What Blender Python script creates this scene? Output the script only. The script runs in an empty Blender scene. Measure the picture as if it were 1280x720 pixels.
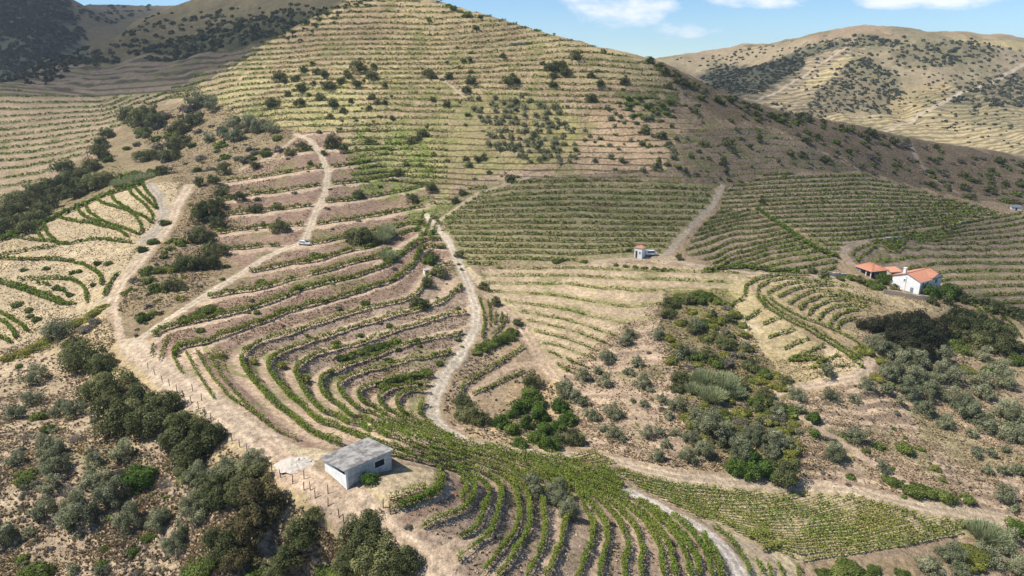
import bpy, bmesh, math, random
import numpy as np
from mathutils import Vector, Matrix
random.seed(7); rng = np.random.default_rng(11)
R = math.radians
scene = bpy.context.scene
col = scene.collection
# ------------------------------------------------------------------ camera
F = 854.0                      # focal length in photo pixels (1280 wide)
PITCH = R(18.0)
cp, sp = math.cos(PITCH), math.sin(PITCH)
cam_data = bpy.data.cameras.new('camera')
cam_data.sensor_width = 36.0
cam_data.lens = 36.0 * F / 1280.0
cam_data.clip_end = 20000.0
cam = bpy.data.objects.new('camera', cam_data); col.objects.link(cam)
cam.location = (0, 0, 0); cam.rotation_euler = (R(90) - PITCH, 0, 0)
scene.camera = cam
# ------------------------------------------------------------------ light
SUN_EL, SUN_DIR = R(55.0), (-0.985, -0.12)       # towards the sun, horizontal part
_n = math.hypot(*SUN_DIR)
SUN = Vector((SUN_DIR[0] / _n * math.cos(SUN_EL), SUN_DIR[1] / _n * math.cos(SUN_EL), math.sin(SUN_EL)))
sd = bpy.data.lights.new('sun', 'SUN'); sd.energy = 5.0; sd.angle = R(0.55); sd.color = (1.0, 0.95, 0.865)
sun = bpy.data.objects.new('sun', sd); col.objects.link(sun)
sun.rotation_euler = SUN.to_track_quat('Z', 'Y').to_euler()
world = bpy.data.worlds.new('World'); scene.world = world; world.use_nodes = True
wn, wl = world.node_tree.nodes, world.node_tree.links
wn.clear()
w_out = wn.new('ShaderNodeOutputWorld'); w_bg = wn.new('ShaderNodeBackground')
sky = wn.new('ShaderNodeTexSky'); sky.sky_type = 'NISHITA'; sky.sun_disc = False
sky.sun_elevation = SUN_EL; sky.sun_rotation = math.atan2(SUN.x, SUN.y)
sky.altitude = 900; sky.air_density = 0.85; sky.dust_density = 0.0; sky.ozone_density = 2.4
w_bg.inputs['Strength'].default_value = 0.10
def wmath(op, a, b=None, c=None):
    n = wn.new('ShaderNodeMath'); n.operation = op
    for i, v in enumerate((a, b, c)):
        if v is None: continue
        if isinstance(v, (int, float)): n.inputs[i].default_value = v
        else: wl.new(v, n.inputs[i])
    return n.outputs[0]
w_tc = wn.new('ShaderNodeTexCoord'); w_sep = wn.new('ShaderNodeSeparateXYZ')
wl.new(w_tc.outputs['Generated'], w_sep.inputs[0])
ysafe = wmath('MAXIMUM', w_sep.outputs[1], 0.05)
wu = wmath('DIVIDE', w_sep.outputs[0], ysafe); wv = wmath('DIVIDE', w_sep.outputs[2], ysafe)
w_cmb = wn.new('ShaderNodeCombineXYZ'); wl.new(wu, w_cmb.inputs[0]); wl.new(wmath('MULTIPLY', wv, 2.4), w_cmb.inputs[1])
w_noi = wn.new('ShaderNodeTexNoise'); w_noi.inputs['Scale'].default_value = 17.0; w_noi.inputs['Detail'].default_value = 7.0
w_noi.inputs['Roughness'].default_value = 0.62
wl.new(w_cmb.outputs[0], w_noi.inputs['Vector'])
acc = None
for (cx, cy, rx, ry, k) in ((.155, .074, .085, .030, .95), (.24, .046, .06, .018, .55), (.335, .093, .10, .024, 1.15),
                            (.56, .088, .12, .020, 1.1), (.095, .092, .05, .016, .7), (.43, .037, .02, .007, .8), (-.53, .092, .1, .008, .5),
                            (.9, .1, .2, .03, 1.0), (-.9, .14, .3, .04, 1.0), (.2, .2, .35, .04, 1.0)):
    a = wmath('DIVIDE', wmath('SUBTRACT', wu, cx), rx); b = wmath('DIVIDE', wmath('SUBTRACT', wv, cy), ry)
    d = wmath('SUBTRACT', 1.0, wmath('ADD', wmath('MULTIPLY', a, a), wmath('MULTIPLY', b, b)))
    d = wmath('MULTIPLY', wmath('MAXIMUM', d, 0.0), k)
    acc = d if acc is None else wmath('MAXIMUM', acc, d)
cl = wmath('MULTIPLY', wmath('SUBTRACT', wmath('ADD', w_noi.outputs['Fac'], wmath('MULTIPLY', acc, 0.42)), 0.60), 2.6)
cl = wmath('MULTIPLY', wmath('MINIMUM', wmath('MAXIMUM', cl, 0.0), 0.86), wmath('MINIMUM', wmath('MULTIPLY', acc, 5.0), 1.0))
w_mix = wn.new('ShaderNodeMix'); w_mix.data_type = 'RGBA'
wl.new(cl, w_mix.inputs[0]); w_tint = wn.new('ShaderNodeMix'); w_tint.data_type = 'RGBA'; w_tint.blend_type = 'MULTIPLY'; w_tint.inputs[0].default_value = 1.0; w_tint.inputs[7].default_value = (.78, .95, 1.06, 1); wl.new(sky.outputs[0], w_tint.inputs[6]); wl.new(w_tint.outputs[2], w_mix.inputs[6]); w_mix.inputs[7].default_value = (8.6, 8.7, 9.2, 1)
wl.new(w_mix.outputs[2], w_bg.inputs['Color']); wl.new(w_bg.outputs[0], w_out.inputs[0])
scene.view_settings.view_transform = 'Standard'; scene.view_settings.look = 'None'
scene.view_settings.exposure = 0.46; scene.view_settings.gamma = 1.0
scene.render.resolution_x = 1024; scene.render.resolution_y = 576
scene.render.engine = 'CYCLES'
scene.cycles.max_bounces = 5; scene.cycles.transparent_max_bounces = 12

# ------------------------------------------------------------------ pixel <-> ray
def ray(px, py):                                   # theta = X/Y, tau = Z/Y of a photo pixel's ray
    px = np.asarray(px, float); py = np.asarray(py, float)
    v = (360.0 - py) / F; Y = cp + v * sp
    return (px - 640.0) / F / Y, (-sp + v * cp) / Y
def unray(th, tau):
    v = (tau * cp + sp) / np.maximum(cp - tau * sp, 1e-3); Y = cp + v * sp
    return 640.0 + F * th * Y, 360.0 - F * v
def tps_fit(P, V, smooth=0.0):
    n = len(P); d2 = ((P[:, None] - P[None]) ** 2).sum(-1)
    K = 0.5 * d2 * np.log(d2 + 1e-12) + smooth * np.eye(n)
    A = np.zeros((n + 3, n + 3)); A[:n, :n] = K; A[:n, n] = 1; A[:n, n + 1:] = P; A[n:, :n] = A[:n, n:].T
    b = np.zeros(n + 3); b[:n] = V
    return P, np.linalg.solve(A, b)
def tps_eval(fit, Q):
    P, w = fit; n = len(P); out = np.empty(len(Q))
    for i in range(0, len(Q), 20000):
        q = Q[i:i + 20000]; d2 = ((q[:, None] - P[None]) ** 2).sum(-1)
        out[i:i + 20000] = (0.5 * d2 * np.log(d2 + 1e-12)) @ w[:n] + w[n] + q @ w[n + 1:]
    return out
def _hash(ix, iy, s):
    h = (ix.astype(np.int64) * 374761393 + iy.astype(np.int64) * 668265263 + s * 1442695041) & 0xffffffff
    h = ((h ^ (h >> 13)) * 1274126177) & 0xffffffff
    return ((h ^ (h >> 16)) & 0xffff) / 65535.0
def vnoise(x, y, s=0):
    ix = np.floor(x); iy = np.floor(y); fx = x - ix; fy = y - iy
    fx = fx * fx * (3 - 2 * fx); fy = fy * fy * (3 - 2 * fy)
    a = _hash(ix, iy, s); b = _hash(ix + 1, iy, s); c = _hash(ix, iy + 1, s); d = _hash(ix + 1, iy + 1, s)
    return (a + (b - a) * fx) * (1 - fy) + (c + (d - c) * fx) * fy
def fbm(x, y, s=0, o=4):
    t = 0; a = 1.0; n = 0
    for k in range(o):
        t = t + a * vnoise(x * 2 ** k, y * 2 ** k, s + k * 17); n += a; a *= .55
    return t / n
def sstep(a, b, x):
    t = np.clip((x - a) / (b - a), 0, 1); return t * t * (3 - 2 * t)

# ------------------------------------------------------------------ terrain: (photo pixel, forward distance) survey points
CP = """0,820,62 300,820,62 640,820,58 900,820,68 1280,820,84 -200,820,66 1480,820,90
0,720,78 200,720,76 400,720,74 560,720,68 700,720,72 850,720,79 1000,720,88 1280,720,100 -200,720,80 1480,720,102
200,600,92 100,600,93 0,600,94 -200,600,98 300,680,76 400,640,78 100,500,125 0,500,128 -200,500,135 80,440,150 200,520,108
434,612,80 490,587,85 400,594,83.4 450,560,92 500,598,82 520,620,78.5 450,630,77 488,553,93.5 300,500,108 230,460,125 180,425,146 345,560,92.5
400,520,112 330,440,140 420,490,132 560,535,128 700,570,118 590,600,90 640,600,96 640,660,80 760,660,88 760,620,103
1000,650,106 1000,606,120 1250,648,115 900,640,106 880,690,86 1100,690,97
0,430,168 -150,430,170 100,400,172 140,395,166 0,360,198 100,340,205 170,335,196 0,300,240 -150,300,245 50,300,238 100,270,262 150,240,285 200,225,285 225,232,272 170,290,232
60,250,320 0,250,320 -150,250,325 100,205,355 0,200,390 0,150,455 -150,200,395 -150,150,460 0,112,530 -150,110,530
600,390,182 580,330,215 545,290,243 640,430,168 690,470,155 380,303,222 300,350,186 450,350,192 450,420,158 550,420,165 540,470,146
400,230,285 390,175,330 300,215,300 270,280,240 230,330,200
480,250,285 480,200,315 480,150,355 480,100,395 480,50,432 480,0,470 500,-15,485 500,10,540 500,60,650
300,150,385 300,100,430 380,60,440 380,32,462 200,150,420 200,190,365 100,165,430 250,170,368
330,64,455 330,92,540 330,45,640 430,4,472 430,40,560 430,-12,690 260,90,468 250,103,545 260,62,640 200,120,470 200,104,540 200,82,600
640,250,275 640,300,238 640,350,208 640,200,310 640,150,345 640,100,385 640,60,415 600,18,450 690,45,432 760,62,418 720,150,348 540,-1,478
600,45,510 690,72,495 760,92,480 600,90,620 690,120,600 760,140,600
830,82,402 880,105,410 950,131,430 1062,154,470 1137,172,500 1220,186,520 1280,196,530 1480,225,540
830,110,470 880,132,480 950,158,500 1062,182,540 1137,200,570 1220,215,590 1280,224,600
850,150,350 850,200,305 950,200,330 1000,180,372 1050,190,385 950,165,375
1077,218,368 1150,239,352 1225,258,335 1280,268,322 1480,300,300 1150,238,388 1225,254,372 1280,266,360 1150,212,430 1225,228,430 1280,240,430
850,250,275 850,300,240 800,320,225 900,250,285 950,300,238 1000,250,290 1000,300,240 1000,340,215 1100,300,262 1200,300,275 1280,300,282 1280,350,228 1280,400,192 1480,350,228
1117,363,208 1148,368,205 1172,356,214 1040,346,213 1150,350,222
930,345,210 1000,400,180 1080,450,160 940,420,172 960,460,158 850,400,178 850,350,205 760,400,178 850,450,158 850,500,142 850,560,125 1000,500,145 1000,560,128
1150,500,150 1150,600,122 1280,600,125 1280,500,155 1200,420,185 1280,450,172 700,400,180 740,470,155 760,540,130 1480,600,128 1480,500,155 1480,430,185
0,62,930 30,92,850 50,48,950 50,4,1080 0,-25,1110 70,-3,1150 100,8,1230 -150,-40,1120 -150,60,930 50,126,760 100,120,850 150,110,900 0,124,720 -150,124,720
100,128,520 60,105,590 60,70,700 130,34,720 200,8,760 200,50,680 260,-16,780 350,-30,800 350,20,690 130,80,640 130,70,850 200,45,900 300,20,900
130,9,1600 190,5,1650 240,10,1650 100,6,1650 0,40,1700 400,60,1500
1280,190,700 1200,196,640 1480,210,680 1100,182,680 1100,140,850 1280,120,900 1100,100,950 1280,80,1020 1060,44,1100 1100,41,1105 1220,41,1120 1280,50,1110 1480,70,1120 1000,52,1150 960,60,1220 930,57,1300 870,62,1350 830,72,1400 770,84,1450
900,92,1150 900,112,960 960,112,900 980,138,780 850,105,1100 1000,80,1040 1180,70,1000
0,110,2700 200,110,2700 400,110,2700 640,110,2700 800,110,2700 1000,110,2700 1280,110,2700 -200,110,2700 1480,110,2700 600,150,1100 700,150,900 450,120,1000 700,130,1700 1280,100,1500 1000,100,1600 500,110,1700"""
pts = np.array([[float(v) for v in t.split(',')] for t in CP.split()])
th_c, tau_c = ray(pts[:, 0], pts[:, 1])
P_c = np.stack([th_c, np.log(pts[:, 2])], 1)
extra = np.array([(t, math.log(d), z / d) for (t, d, z) in [(-1.3, 34, -62), (-.6, 34, -60), (0, 34, -57), (.6, 34, -70), (1.3, 34, -84),
                  (-1.3, 80, -68), (1.3, 90, -86), (-1.3, 150, -70), (1.3, 150, -84), (-1.3, 300, -62), (1.3, 300, -75), (-1.3, 600, -10), (1.3, 600, -70), (-1.3, 1200, 50), (1.3, 1200, 40)]])
g_fit = tps_fit(np.concatenate([P_c, extra[:, :2]]), np.concatenate([tau_c, extra[:, 2]]), 2e-5)
# polar grid: columns of constant theta, rows of growing distance
Q = globals().get('QUALITY', 1.0)
ths = np.concatenate([np.linspace(-1.6, -1.0, 40, endpoint=False), np.linspace(-1.0, 1.0, int(920 * Q), endpoint=False), np.linspace(1.0, 1.6, 41)])
ells = np.concatenate([np.linspace(math.log(36), math.log(62), 120, endpoint=False), np.linspace(math.log(62), math.log(570), int(1600 * Q), endpoint=False),
                       np.linspace(math.log(570), math.log(1750), int(520 * Q), endpoint=False), np.linspace(math.log(1750), math.log(4200), 60)])
NT, NL = len(ths), len(ells)
ct = np.linspace(-1.6, 1.6, 321); ce = np.linspace(math.log(36), math.log(4200), 400)
G0 = tps_eval(g_fit, np.stack(np.meshgrid(np.clip(ct, -1.35, 1.35), np.minimum(ce, math.log(2700)), indexing='xy'), -1).reshape(-1, 2)).reshape(400, 321)
def cr_matrix(src, dst):
    h = src[1] - src[0]; t = (dst - src[0]) / h; i = np.clip(np.floor(t).astype(int), 1, len(src) - 3); f = t - i
    W = np.zeros((len(dst), len(src))); r = np.arange(len(dst))
    W[r, i - 1] = -.5 * f + f * f - .5 * f ** 3; W[r, i] = 1 - 2.5 * f * f + 1.5 * f ** 3
    W[r, i + 1] = .5 * f + 2 * f * f - 1.5 * f ** 3; W[r, i + 2] = -.5 * f * f + .5 * f ** 3
    return W
G = cr_matrix(ce, ells) @ G0 @ cr_matrix(ct, ths).T            # tau of the smooth ground, rows x columns
TH, EL = np.meshgrid(ths, ells); YY = np.exp(EL); XX = TH * YY
CM = np.maximum.accumulate(G, axis=0)
VIS = G >= CM - 0.0025
PXg, PYg = unray(TH, G)
big = 20.0
CMf = (CM.T + big * np.arange(NT)[:, None]).ravel()
def _cast_col(ci, tau):
    k = np.searchsorted(CMf, tau + big * ci) - ci * NL
    k = np.clip(k, 1, NL - 1)
    a = CM[k - 1, ci]; b = CM[k, ci]
    f = np.clip((tau - a) / np.maximum(b - a, 1e-9), 0, 1)
    return ells[k - 1] + (ells[k] - ells[k - 1]) * f
def cast(px, py):                                   # photo pixel -> (theta, ell) where its ray meets the smooth ground
    th, tau = ray(px, py); th = np.atleast_1d(th); tau = np.atleast_1d(tau)
    c = np.interp(th, ths, np.arange(NT)); c0 = np.clip(np.floor(c).astype(int), 0, NT - 2); f = c - c0
    e0 = _cast_col(c0, tau); e1 = _cast_col(c0 + 1, tau)
    e = e0 + (e1 - e0) * f
    bad = np.abs(e1 - e0) > .04
    e[bad] = np.where(f[bad] < .5, e0[bad], e1[bad])
    return th, e
def samp(A, th, el):
    c = np.clip(np.interp(th, ths, np.arange(NT)), 0, NT - 1.001); r = np.clip(np.interp(el, ells, np.arange(NL)), 0, NL - 1.001)
    c0 = c.astype(int); r0 = r.astype(int); fc = c - c0; fr = r - r0
    return (A[r0, c0] * (1 - fc) + A[r0, c0 + 1] * fc) * (1 - fr) + (A[r0 + 1, c0] * (1 - fc) + A[r0 + 1, c0 + 1] * fc) * fr
# ------------------------------------------------------------------ materials
def new_mat(name, rough=.9, spec=.2):
    m = bpy.data.materials.new(name); m.use_nodes = True; b = m.node_tree.nodes['Principled BSDF']
    b.inputs['Roughness'].default_value = rough; b.inputs['Specular IOR Level'].default_value = spec
    return m, m.node_tree, b
def N(nt, t, **k):
    n = nt.nodes.new('ShaderNode' + t)
    for a, v in k.items(): setattr(n, a, v)
    return n
def noise(nt, scale, detail=4, rough=.6, vec=None):
    n = N(nt, 'TexNoise'); n.inputs['Scale'].default_value = scale; n.inputs['Detail'].default_value = detail; n.inputs['Roughness'].default_value = rough
    if vec is not None: nt.links.new(vec, n.inputs['Vector'])
    return n.outputs['Fac']
def maprange(nt, v, a, b, c, d):
    n = N(nt, 'MapRange'); nt.links.new(v, n.inputs[0])
    for i, x in enumerate((a, b, c, d)): n.inputs[i + 1].default_value = x
    return n.outputs[0]
def mixc(nt, f, a, b, mode='MIX'):
    n = N(nt, 'Mix', data_type='RGBA', blend_type=mode)
    for i, x in ((0, f), (6, a), (7, b)):
        if isinstance(x, (int, float)): n.inputs[i].default_value = x
        elif isinstance(x, tuple): n.inputs[i].default_value = (*x, 1) if len(x) == 3 else x
        else: nt.links.new(x, n.inputs[i])
    return n.outputs[2]
def simple(name, c1, c2=None, scale=3, rough=.85, bump=0, spec=.2, lo=.35, hi=.65, coords='Object'):
    m, nt, b = new_mat(name, rough, spec)
    if c2 is None: c2 = tuple(x * .8 for x in c1)
    tc = N(nt, 'TexCoord'); v = tc.outputs[coords]
    f = maprange(nt, noise(nt, scale, 6, .65, v), lo, hi, 0, 1)
    nt.links.new(mixc(nt, f, c1, c2), b.inputs['Base Color'])
    if bump:
        bp = N(nt, 'Bump'); bp.inputs['Strength'].default_value = bump; nt.links.new(noise(nt, scale * 4, 5, .6, v), bp.inputs['Height'])
        nt.links.new(bp.outputs[0], b.inputs['Normal'])
    return m
def ground_mat():
    m, nt, b = new_mat('ground_soil', .97, .04)
    at = N(nt, 'Attribute', attribute_name='Col'); geo = N(nt, 'NewGeometry'); v = geo.outputs['Position']
    c = at.outputs['Color']
    c = mixc(nt, 1.0, c, N_ramp(nt, noise(nt, .9, 6, .7, v), ((.28, .45), (.5, .95), (.72, 1.42))), 'MULTIPLY')
    c = mixc(nt, 1.0, c, N_ramp(nt, noise(nt, .13, 5, .65, v), ((.3, .82), (.7, 1.16))), 'MULTIPLY')
    c = mixc(nt, 1.0, c, N_ramp(nt, noise(nt, 3.3, 4, .7, v), ((.3, .66), (.7, 1.28))), 'MULTIPLY')
    # grey-brown litter flecks
    f = maprange(nt, noise(nt, 1.7, 6, .75, v), .56, .66, 0, .75)
    c = mixc(nt, f, c, mixc(nt, 1.0, c, (.50, .49, .47), 'MULTIPLY'))
    f = maprange(nt, noise(nt, .55, 7, .78, v), .57, .64, 0, .55)
    c = mixc(nt, f, c, mixc(nt, 1.0, c, (.80, .84, .62), 'MULTIPLY'))
    nt.links.new(c, b.inputs['Base Color'])
    bp = N(nt, 'Bump'); bp.inputs['Strength'].default_value = .8; bp.inputs['Distance'].default_value = .35
    nt.links.new(noise(nt, 1.6, 7, .72, v), bp.inputs['Height']); nt.links.new(bp.outputs[0], b.inputs['Normal'])
    return m
def N_ramp(nt, v, stops):
    n = N(nt, 'ValToRGB'); nt.links.new(v, n.inputs[0]); e = n.color_ramp.elements
    while len(e) < len(stops): e.new(.5)
    for x, (p, c) in zip(e, stops): x.position = p; x.color = (c, c, c, 1)
    return n.outputs[0]
def leaf_attr_mat(name, transl=.25):
    m = bpy.data.materials.new(name); m.use_nodes = True; nt = m.node_tree; nt.nodes.clear()
    at = N(nt, 'Attribute', attribute_name='Col'); d = N(nt, 'BsdfDiffuse'); t = N(nt, 'BsdfTranslucent'); mx = N(nt, 'MixShader'); o = N(nt, 'OutputMaterial')
    nt.links.new(at.outputs['Color'], d.inputs[0]); nt.links.new(at.outputs['Color'], t.inputs[0]); mx.inputs[0].default_value = transl
    nt.links.new(d.outputs[0], mx.inputs[1]); nt.links.new(t.outputs[0], mx.inputs[2]); nt.links.new(mx.outputs[0], o.inputs[0])
    return m
def crown_mat(name, dark, light, transl=.22, var=.25):
    m = bpy.data.materials.new(name); m.use_nodes = True; nt = m.node_tree; nt.nodes.clear()
    at = N(nt, 'Attribute', attribute_name='tone'); oi = N(nt, 'ObjectInfo')
    c = mixc(nt, at.outputs['Fac'], dark, light)
    hs = N(nt, 'HueSaturation'); nt.links.new(c, hs.inputs['Color'])
    nt.links.new(maprange(nt, oi.outputs['Random'], 0, 1, 1 - var, 1 + var), hs.inputs['Value'])
    nt.links.new(maprange(nt, oi.outputs['Random'], 0, 1, .515, .485), hs.inputs['Hue'])
    d = N(nt, 'BsdfDiffuse'); t = N(nt, 'BsdfTranslucent'); mx = N(nt, 'MixShader'); o = N(nt, 'OutputMaterial')
    nt.links.new(hs.outputs[0], d.inputs[0]); nt.links.new(hs.outputs[0], t.inputs[0]); mx.inputs[0].default_value = transl
    nt.links.new(d.outputs[0], mx.inputs[1]); nt.links.new(t.outputs[0], mx.inputs[2]); nt.links.new(mx.outputs[0], o.inputs[0])
    return m
M_ground = ground_mat()
M_vine = leaf_attr_mat('vine_leaf', .3); M_tuft = leaf_attr_mat('dry_grass_blade', .2)
M_bark = simple('bark', (.10, .08, .06), (.05, .04, .03), 6)

# ------------------------------------------------------------------ object helpers
def raw_mesh(name, V, F4=None, F3=None, smooth=False):
    me = bpy.data.meshes.new(name); V = np.asarray(V, np.float32)
    me.vertices.add(len(V)); me.vertices.foreach_set('co', V.ravel())
    li = []; ls = []; n = 0
    for f in (F4, F3):
        if f is not None and len(f):
            f = np.asarray(f, np.int32); li.append(f.ravel()); ls.append(n + np.arange(0, f.size, f.shape[1])); n += f.size
    li = np.concatenate(li); ls = np.concatenate(ls)
    me.loops.add(len(li)); me.loops.foreach_set('vertex_index', li.astype(np.int32))
    me.polygons.add(len(ls)); me.polygons.foreach_set('loop_start', ls.astype(np.int32))
    if smooth: me.polygons.foreach_set('use_smooth', np.ones(len(ls), bool))
    me.update(calc_edges=True)
    return me
def point_color(me, C):
    a = me.color_attributes.new('Col', 'FLOAT_COLOR', 'POINT'); C = np.asarray(C, np.float32)
    a.data.foreach_set('color', np.concatenate([C, np.ones((len(C), 1), np.float32)], 1).ravel())
def link(name, me, mat=None, parent=None, loc=None):
    o = bpy.data.objects.new(name, me); col.objects.link(o)
    if mat is not None and me is not None and not me.materials: me.materials.append(mat)
    if parent is not None: o.parent = parent
    if loc is not None: o.location = loc
    return o
def tag(o, label=None, cat=None, group=None, kind=None):
    if label: o['label'] = label
    if cat: o['category'] = cat
    if group: o['group'] = group
    if kind: o['kind'] = kind
    return o
def empty(name, loc, rz=0, **k):
    o = bpy.data.objects.new(name, None); col.objects.link(o); o.location = loc; o.rotation_euler.z = rz; o.empty_display_size = .5
    return tag(o, **k)
_o1 = 'first second third fourth fifth sixth seventh eighth ninth tenth eleventh twelfth thirteenth fourteenth fifteenth sixteenth seventeenth eighteenth nineteenth'.split()
_tens = {2: 'twent', 3: 'thirt', 4: 'fort', 5: 'fift', 6: 'sixt'}
def ordinal(n):
    if n < 20: return _o1[n - 1]
    t, u = divmod(n, 10)
    return _tens[t] + ('ieth' if u == 0 else 'y-' + _o1[u - 1])

# ------------------------------------------------------------------ fields, roads and ground colours (photo pixels -> world)
def P(s): return np.array([[float(v) for v in t.split(',')] for t in s.split()])
def inpoly(poly, x, y):
    r = np.zeros(np.shape(x), bool); n = len(poly)
    for i in range(n):
        x1, y1 = poly[i]; x2, y2 = poly[(i + 1) % n]
        if y1 == y2: continue
        c = ((y1 > y) != (y2 > y)) & (x < (x2 - x1) * (y - y1) / (y2 - y1) + x1); r ^= c
    return r
class Field: pass
FIELDS = []
def field(name, poly, guides, **k):
    f = Field(); f.name = name; f.poly = P(poly); f.kw = dict(bw=.3, offs=(0.12,), bench=None, bank=None, step=.8, dens=1.0, h=1.2, w=.5, lush=.5, yellow=.3, vpoly=None, gap=.35, place='', order='counting downhill', cut=None, seed=len(FIELDS), leafpx=1.5, cat='vine row', desc='green')
    f.kw.update(k); f.__dict__.update(f.kw)
    pts = []; val = []
    for g in guides.split(';'):
        i, s = g.split(':'); q = P(s)
        seg = np.hypot(*np.diff(q, axis=0).T); n = np.maximum((seg / 22).astype(int), 1)
        for a, b, m in zip(q[:-1], q[1:], n):
            for t in range(m): pts.append(a + (b - a) * t / m); val.append(float(i))
        pts.append(q[-1]); val.append(float(i))
    pts = np.array(pts); f.fit = tps_fit(pts / 100., np.array(val), 1e-3)
    lo = f.poly.min(0) - 4; hi = f.poly.max(0) + 4; f.x0, f.y0 = lo; f.sx = 2.0
    f.gx = np.arange(lo[0], hi[0] + 2, 2.0); f.gy = np.arange(lo[1], hi[1] + 2, 2.0)
    q = np.stack(np.meshgrid(f.gx, f.gy), -1).reshape(-1, 2)
    f.U = tps_eval(f.fit, q / 100.).reshape(len(f.gy), len(f.gx))
    wob = dict(M=.34, ML=.3, D=.4, Q=.4, C1=.22, C2=.2, R1a=.16, R1b=.2, R3=.3, PS=.6, PW=.6, SL=.5).get(name, .12)
    f.U = f.U + wob * (fbm(q[:, 0] / 60, q[:, 1] / 22, 300 + len(FIELDS), 3) - .5).reshape(f.U.shape) * 2
    FIELDS.append(f); return f
def fsample(f, x, y):
    c = np.clip((x - f.x0) / 2, 0, len(f.gx) - 1.001); r = np.clip((y - f.y0) / 2, 0, len(f.gy) - 1.001)
    c0 = c.astype(int); r0 = r.astype(int); a = c - c0; b = r - r0; U = f.U
    return (U[r0, c0] * (1 - a) + U[r0, c0 + 1] * a) * (1 - b) + (U[r0 + 1, c0] * (1 - a) + U[r0 + 1, c0 + 1] * a) * b

SAND = (.46, .35, .24); BANK = (.30, .215, .155); GOLD = (.325, .25, .155)
field('M', '150,140 300,70 380,31 430,3 470,-14 545,-6 600,17 690,44 760,61 835,86 880,130 870,200 830,215 640,222 560,260 430,230 420,170 350,160 240,125',
      '0:425,4 480,2 545,4;11:285,84 400,76 480,74 560,75 640,71 700,66;16:200,133 300,114 400,106 480,104 560,105 640,104 760,106 840,112;29:415,206 480,201 600,204 700,206 830,205;34:420,238 480,232 560,236',
      bw=.24, bench=None, bank=None, h=1.2, w=.75, lush=.3, yellow=.42, dens=1.1, gap=.14, step=1.0,
      vpoly='150,140 300,70 432,-5 545,-6 690,44 830,85 850,120 720,150 600,118 560,150 560,235 440,225 420,165 350,155 240,125', place='high on the big hill', desc='thin yellow-green')
field('ML', '-300,112 0,112 120,122 230,117 165,150 115,185 80,215 0,252 -300,262',
      '0:-300,134 -50,130 50,128 130,126;4:-300,168 -50,165 40,160 130,150 220,120;9:-300,212 -50,208 0,202 60,196 110,185;13:-300,256 -50,250 0,245 50,235',
      bench=(.22, .19, .10), bank=(.335, .25, .165), h=1.5, w=.8, lush=.5, yellow=.35, gap=.15, dens=1.1, place='on the far left hillside', desc='thin green')
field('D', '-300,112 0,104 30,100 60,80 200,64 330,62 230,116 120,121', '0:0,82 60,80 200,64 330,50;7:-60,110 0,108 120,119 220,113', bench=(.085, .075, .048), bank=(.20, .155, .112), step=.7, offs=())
field('Q', '850,165 960,160 1000,178 1075,214 1000,216 905,235 640,224 830,212', '0:840,172 960,168;5:700,214 840,208 960,203 1060,208;9:640,228 900,236 1000,229',
      bench=(.19, .16, .085), bank=(.29, .21, .15), h=.9, lush=.35, yellow=.4, gap=.55, place='below the dark scrub slope', desc='sparse dull green')
field('HN', '285,222 350,200 372,170 420,165 445,195 540,232 550,285 585,350 590,410 560,455 533,500 535,525 575,546 700,573 760,589 797,618 850,648 900,690 925,725 560,725 530,690 500,668 478,652 484,640 486,626 538,608 554,600 540,586 490,578 450,553 420,560 380,560 330,538 250,482 205,450 180,432 205,410 255,374 315,338 275,320 255,300 270,250',
      '-4:285,250 397,232 450,227 520,214;-3:289,269 394,256 440,250 500,240 535,232;-2:281,291 352,284 400,281 470,270 540,255;-1:281,312 356,308 400,305 470,290 545,276;0:318,340 360,332 400,326 440,314 468,308 510,290;1:276,370 320,364 380,348 436,332 476,322 512,300;2:230,406 280,394 320,384 380,362 436,349 486,332 504,318 515,308;'
      '3:330,548 300,520 250,475 224,440 258,429 300,414 360,390 400,380 446,366 480,354 504,342 520,326 530,310;'
      '4:530,346 500,374 466,382 436,390 360,414 308,432 293,445 297,460 320,488 350,520 372,538 420,563 490,572 540,583 570,592 586,606 586,622 560,642 512,664;'
      '5:572,352 544,380 500,392 436,410 356,438 330,458 340,480 360,500 402,535 480,562 560,580 600,599 618,626 600,668 554,702;'
      '6:586,388 540,398 500,410 460,424 400,440 367,460 364,472 378,496 404,522 520,561 590,577 630,594 650,616 658,646 646,680 620,712;'
      '7:580,412 528,424 500,434 420,463 395,478 398,493 438,526 540,560 620,580 660,598 686,626 692,676 678,716;'
      '8:572,436 512,448 440,468 417,481 422,495 438,508 540,555 645,582 692,598 718,612 730,628 746,650 748,690 736,720;'
      '9:548,466 500,475 452,483 443,492 454,508 560,554 665,581 742,620 764,638 781,660 792,688 792,720;'
      '10:536,480 492,485 470,498 480,514 570,551 682,582 772,624 806,650 826,680 836,712;11:514,488 495,500 504,520 580,548 700,582 786,622 818,644 840,664 856,686 868,720;12:522,512 527,525 590,546 710,579 800,620 850,650 880,680 894,720',
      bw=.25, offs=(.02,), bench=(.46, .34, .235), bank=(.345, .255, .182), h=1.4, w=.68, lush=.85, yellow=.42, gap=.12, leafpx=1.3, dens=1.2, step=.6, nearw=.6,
      place='on terraces around the shed', desc='leafy green')
field('C1', '585,235 640,222 900,232 885,260 850,300 830,316 780,322 720,330 640,330 580,335 565,300 556,272', '0:600,236 640,229 760,226 900,231;8:560,286 650,286 760,287 850,288;13:575,322 650,324 720,326 790,321',
      bw=.3, bench=(.29, .245, .12), bank=(.30, .25, .14), h=1.35, w=.7, lush=.75, yellow=.3, gap=.12, dens=1.2, place='above the tower hut', desc='dense green', step=.6)
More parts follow.
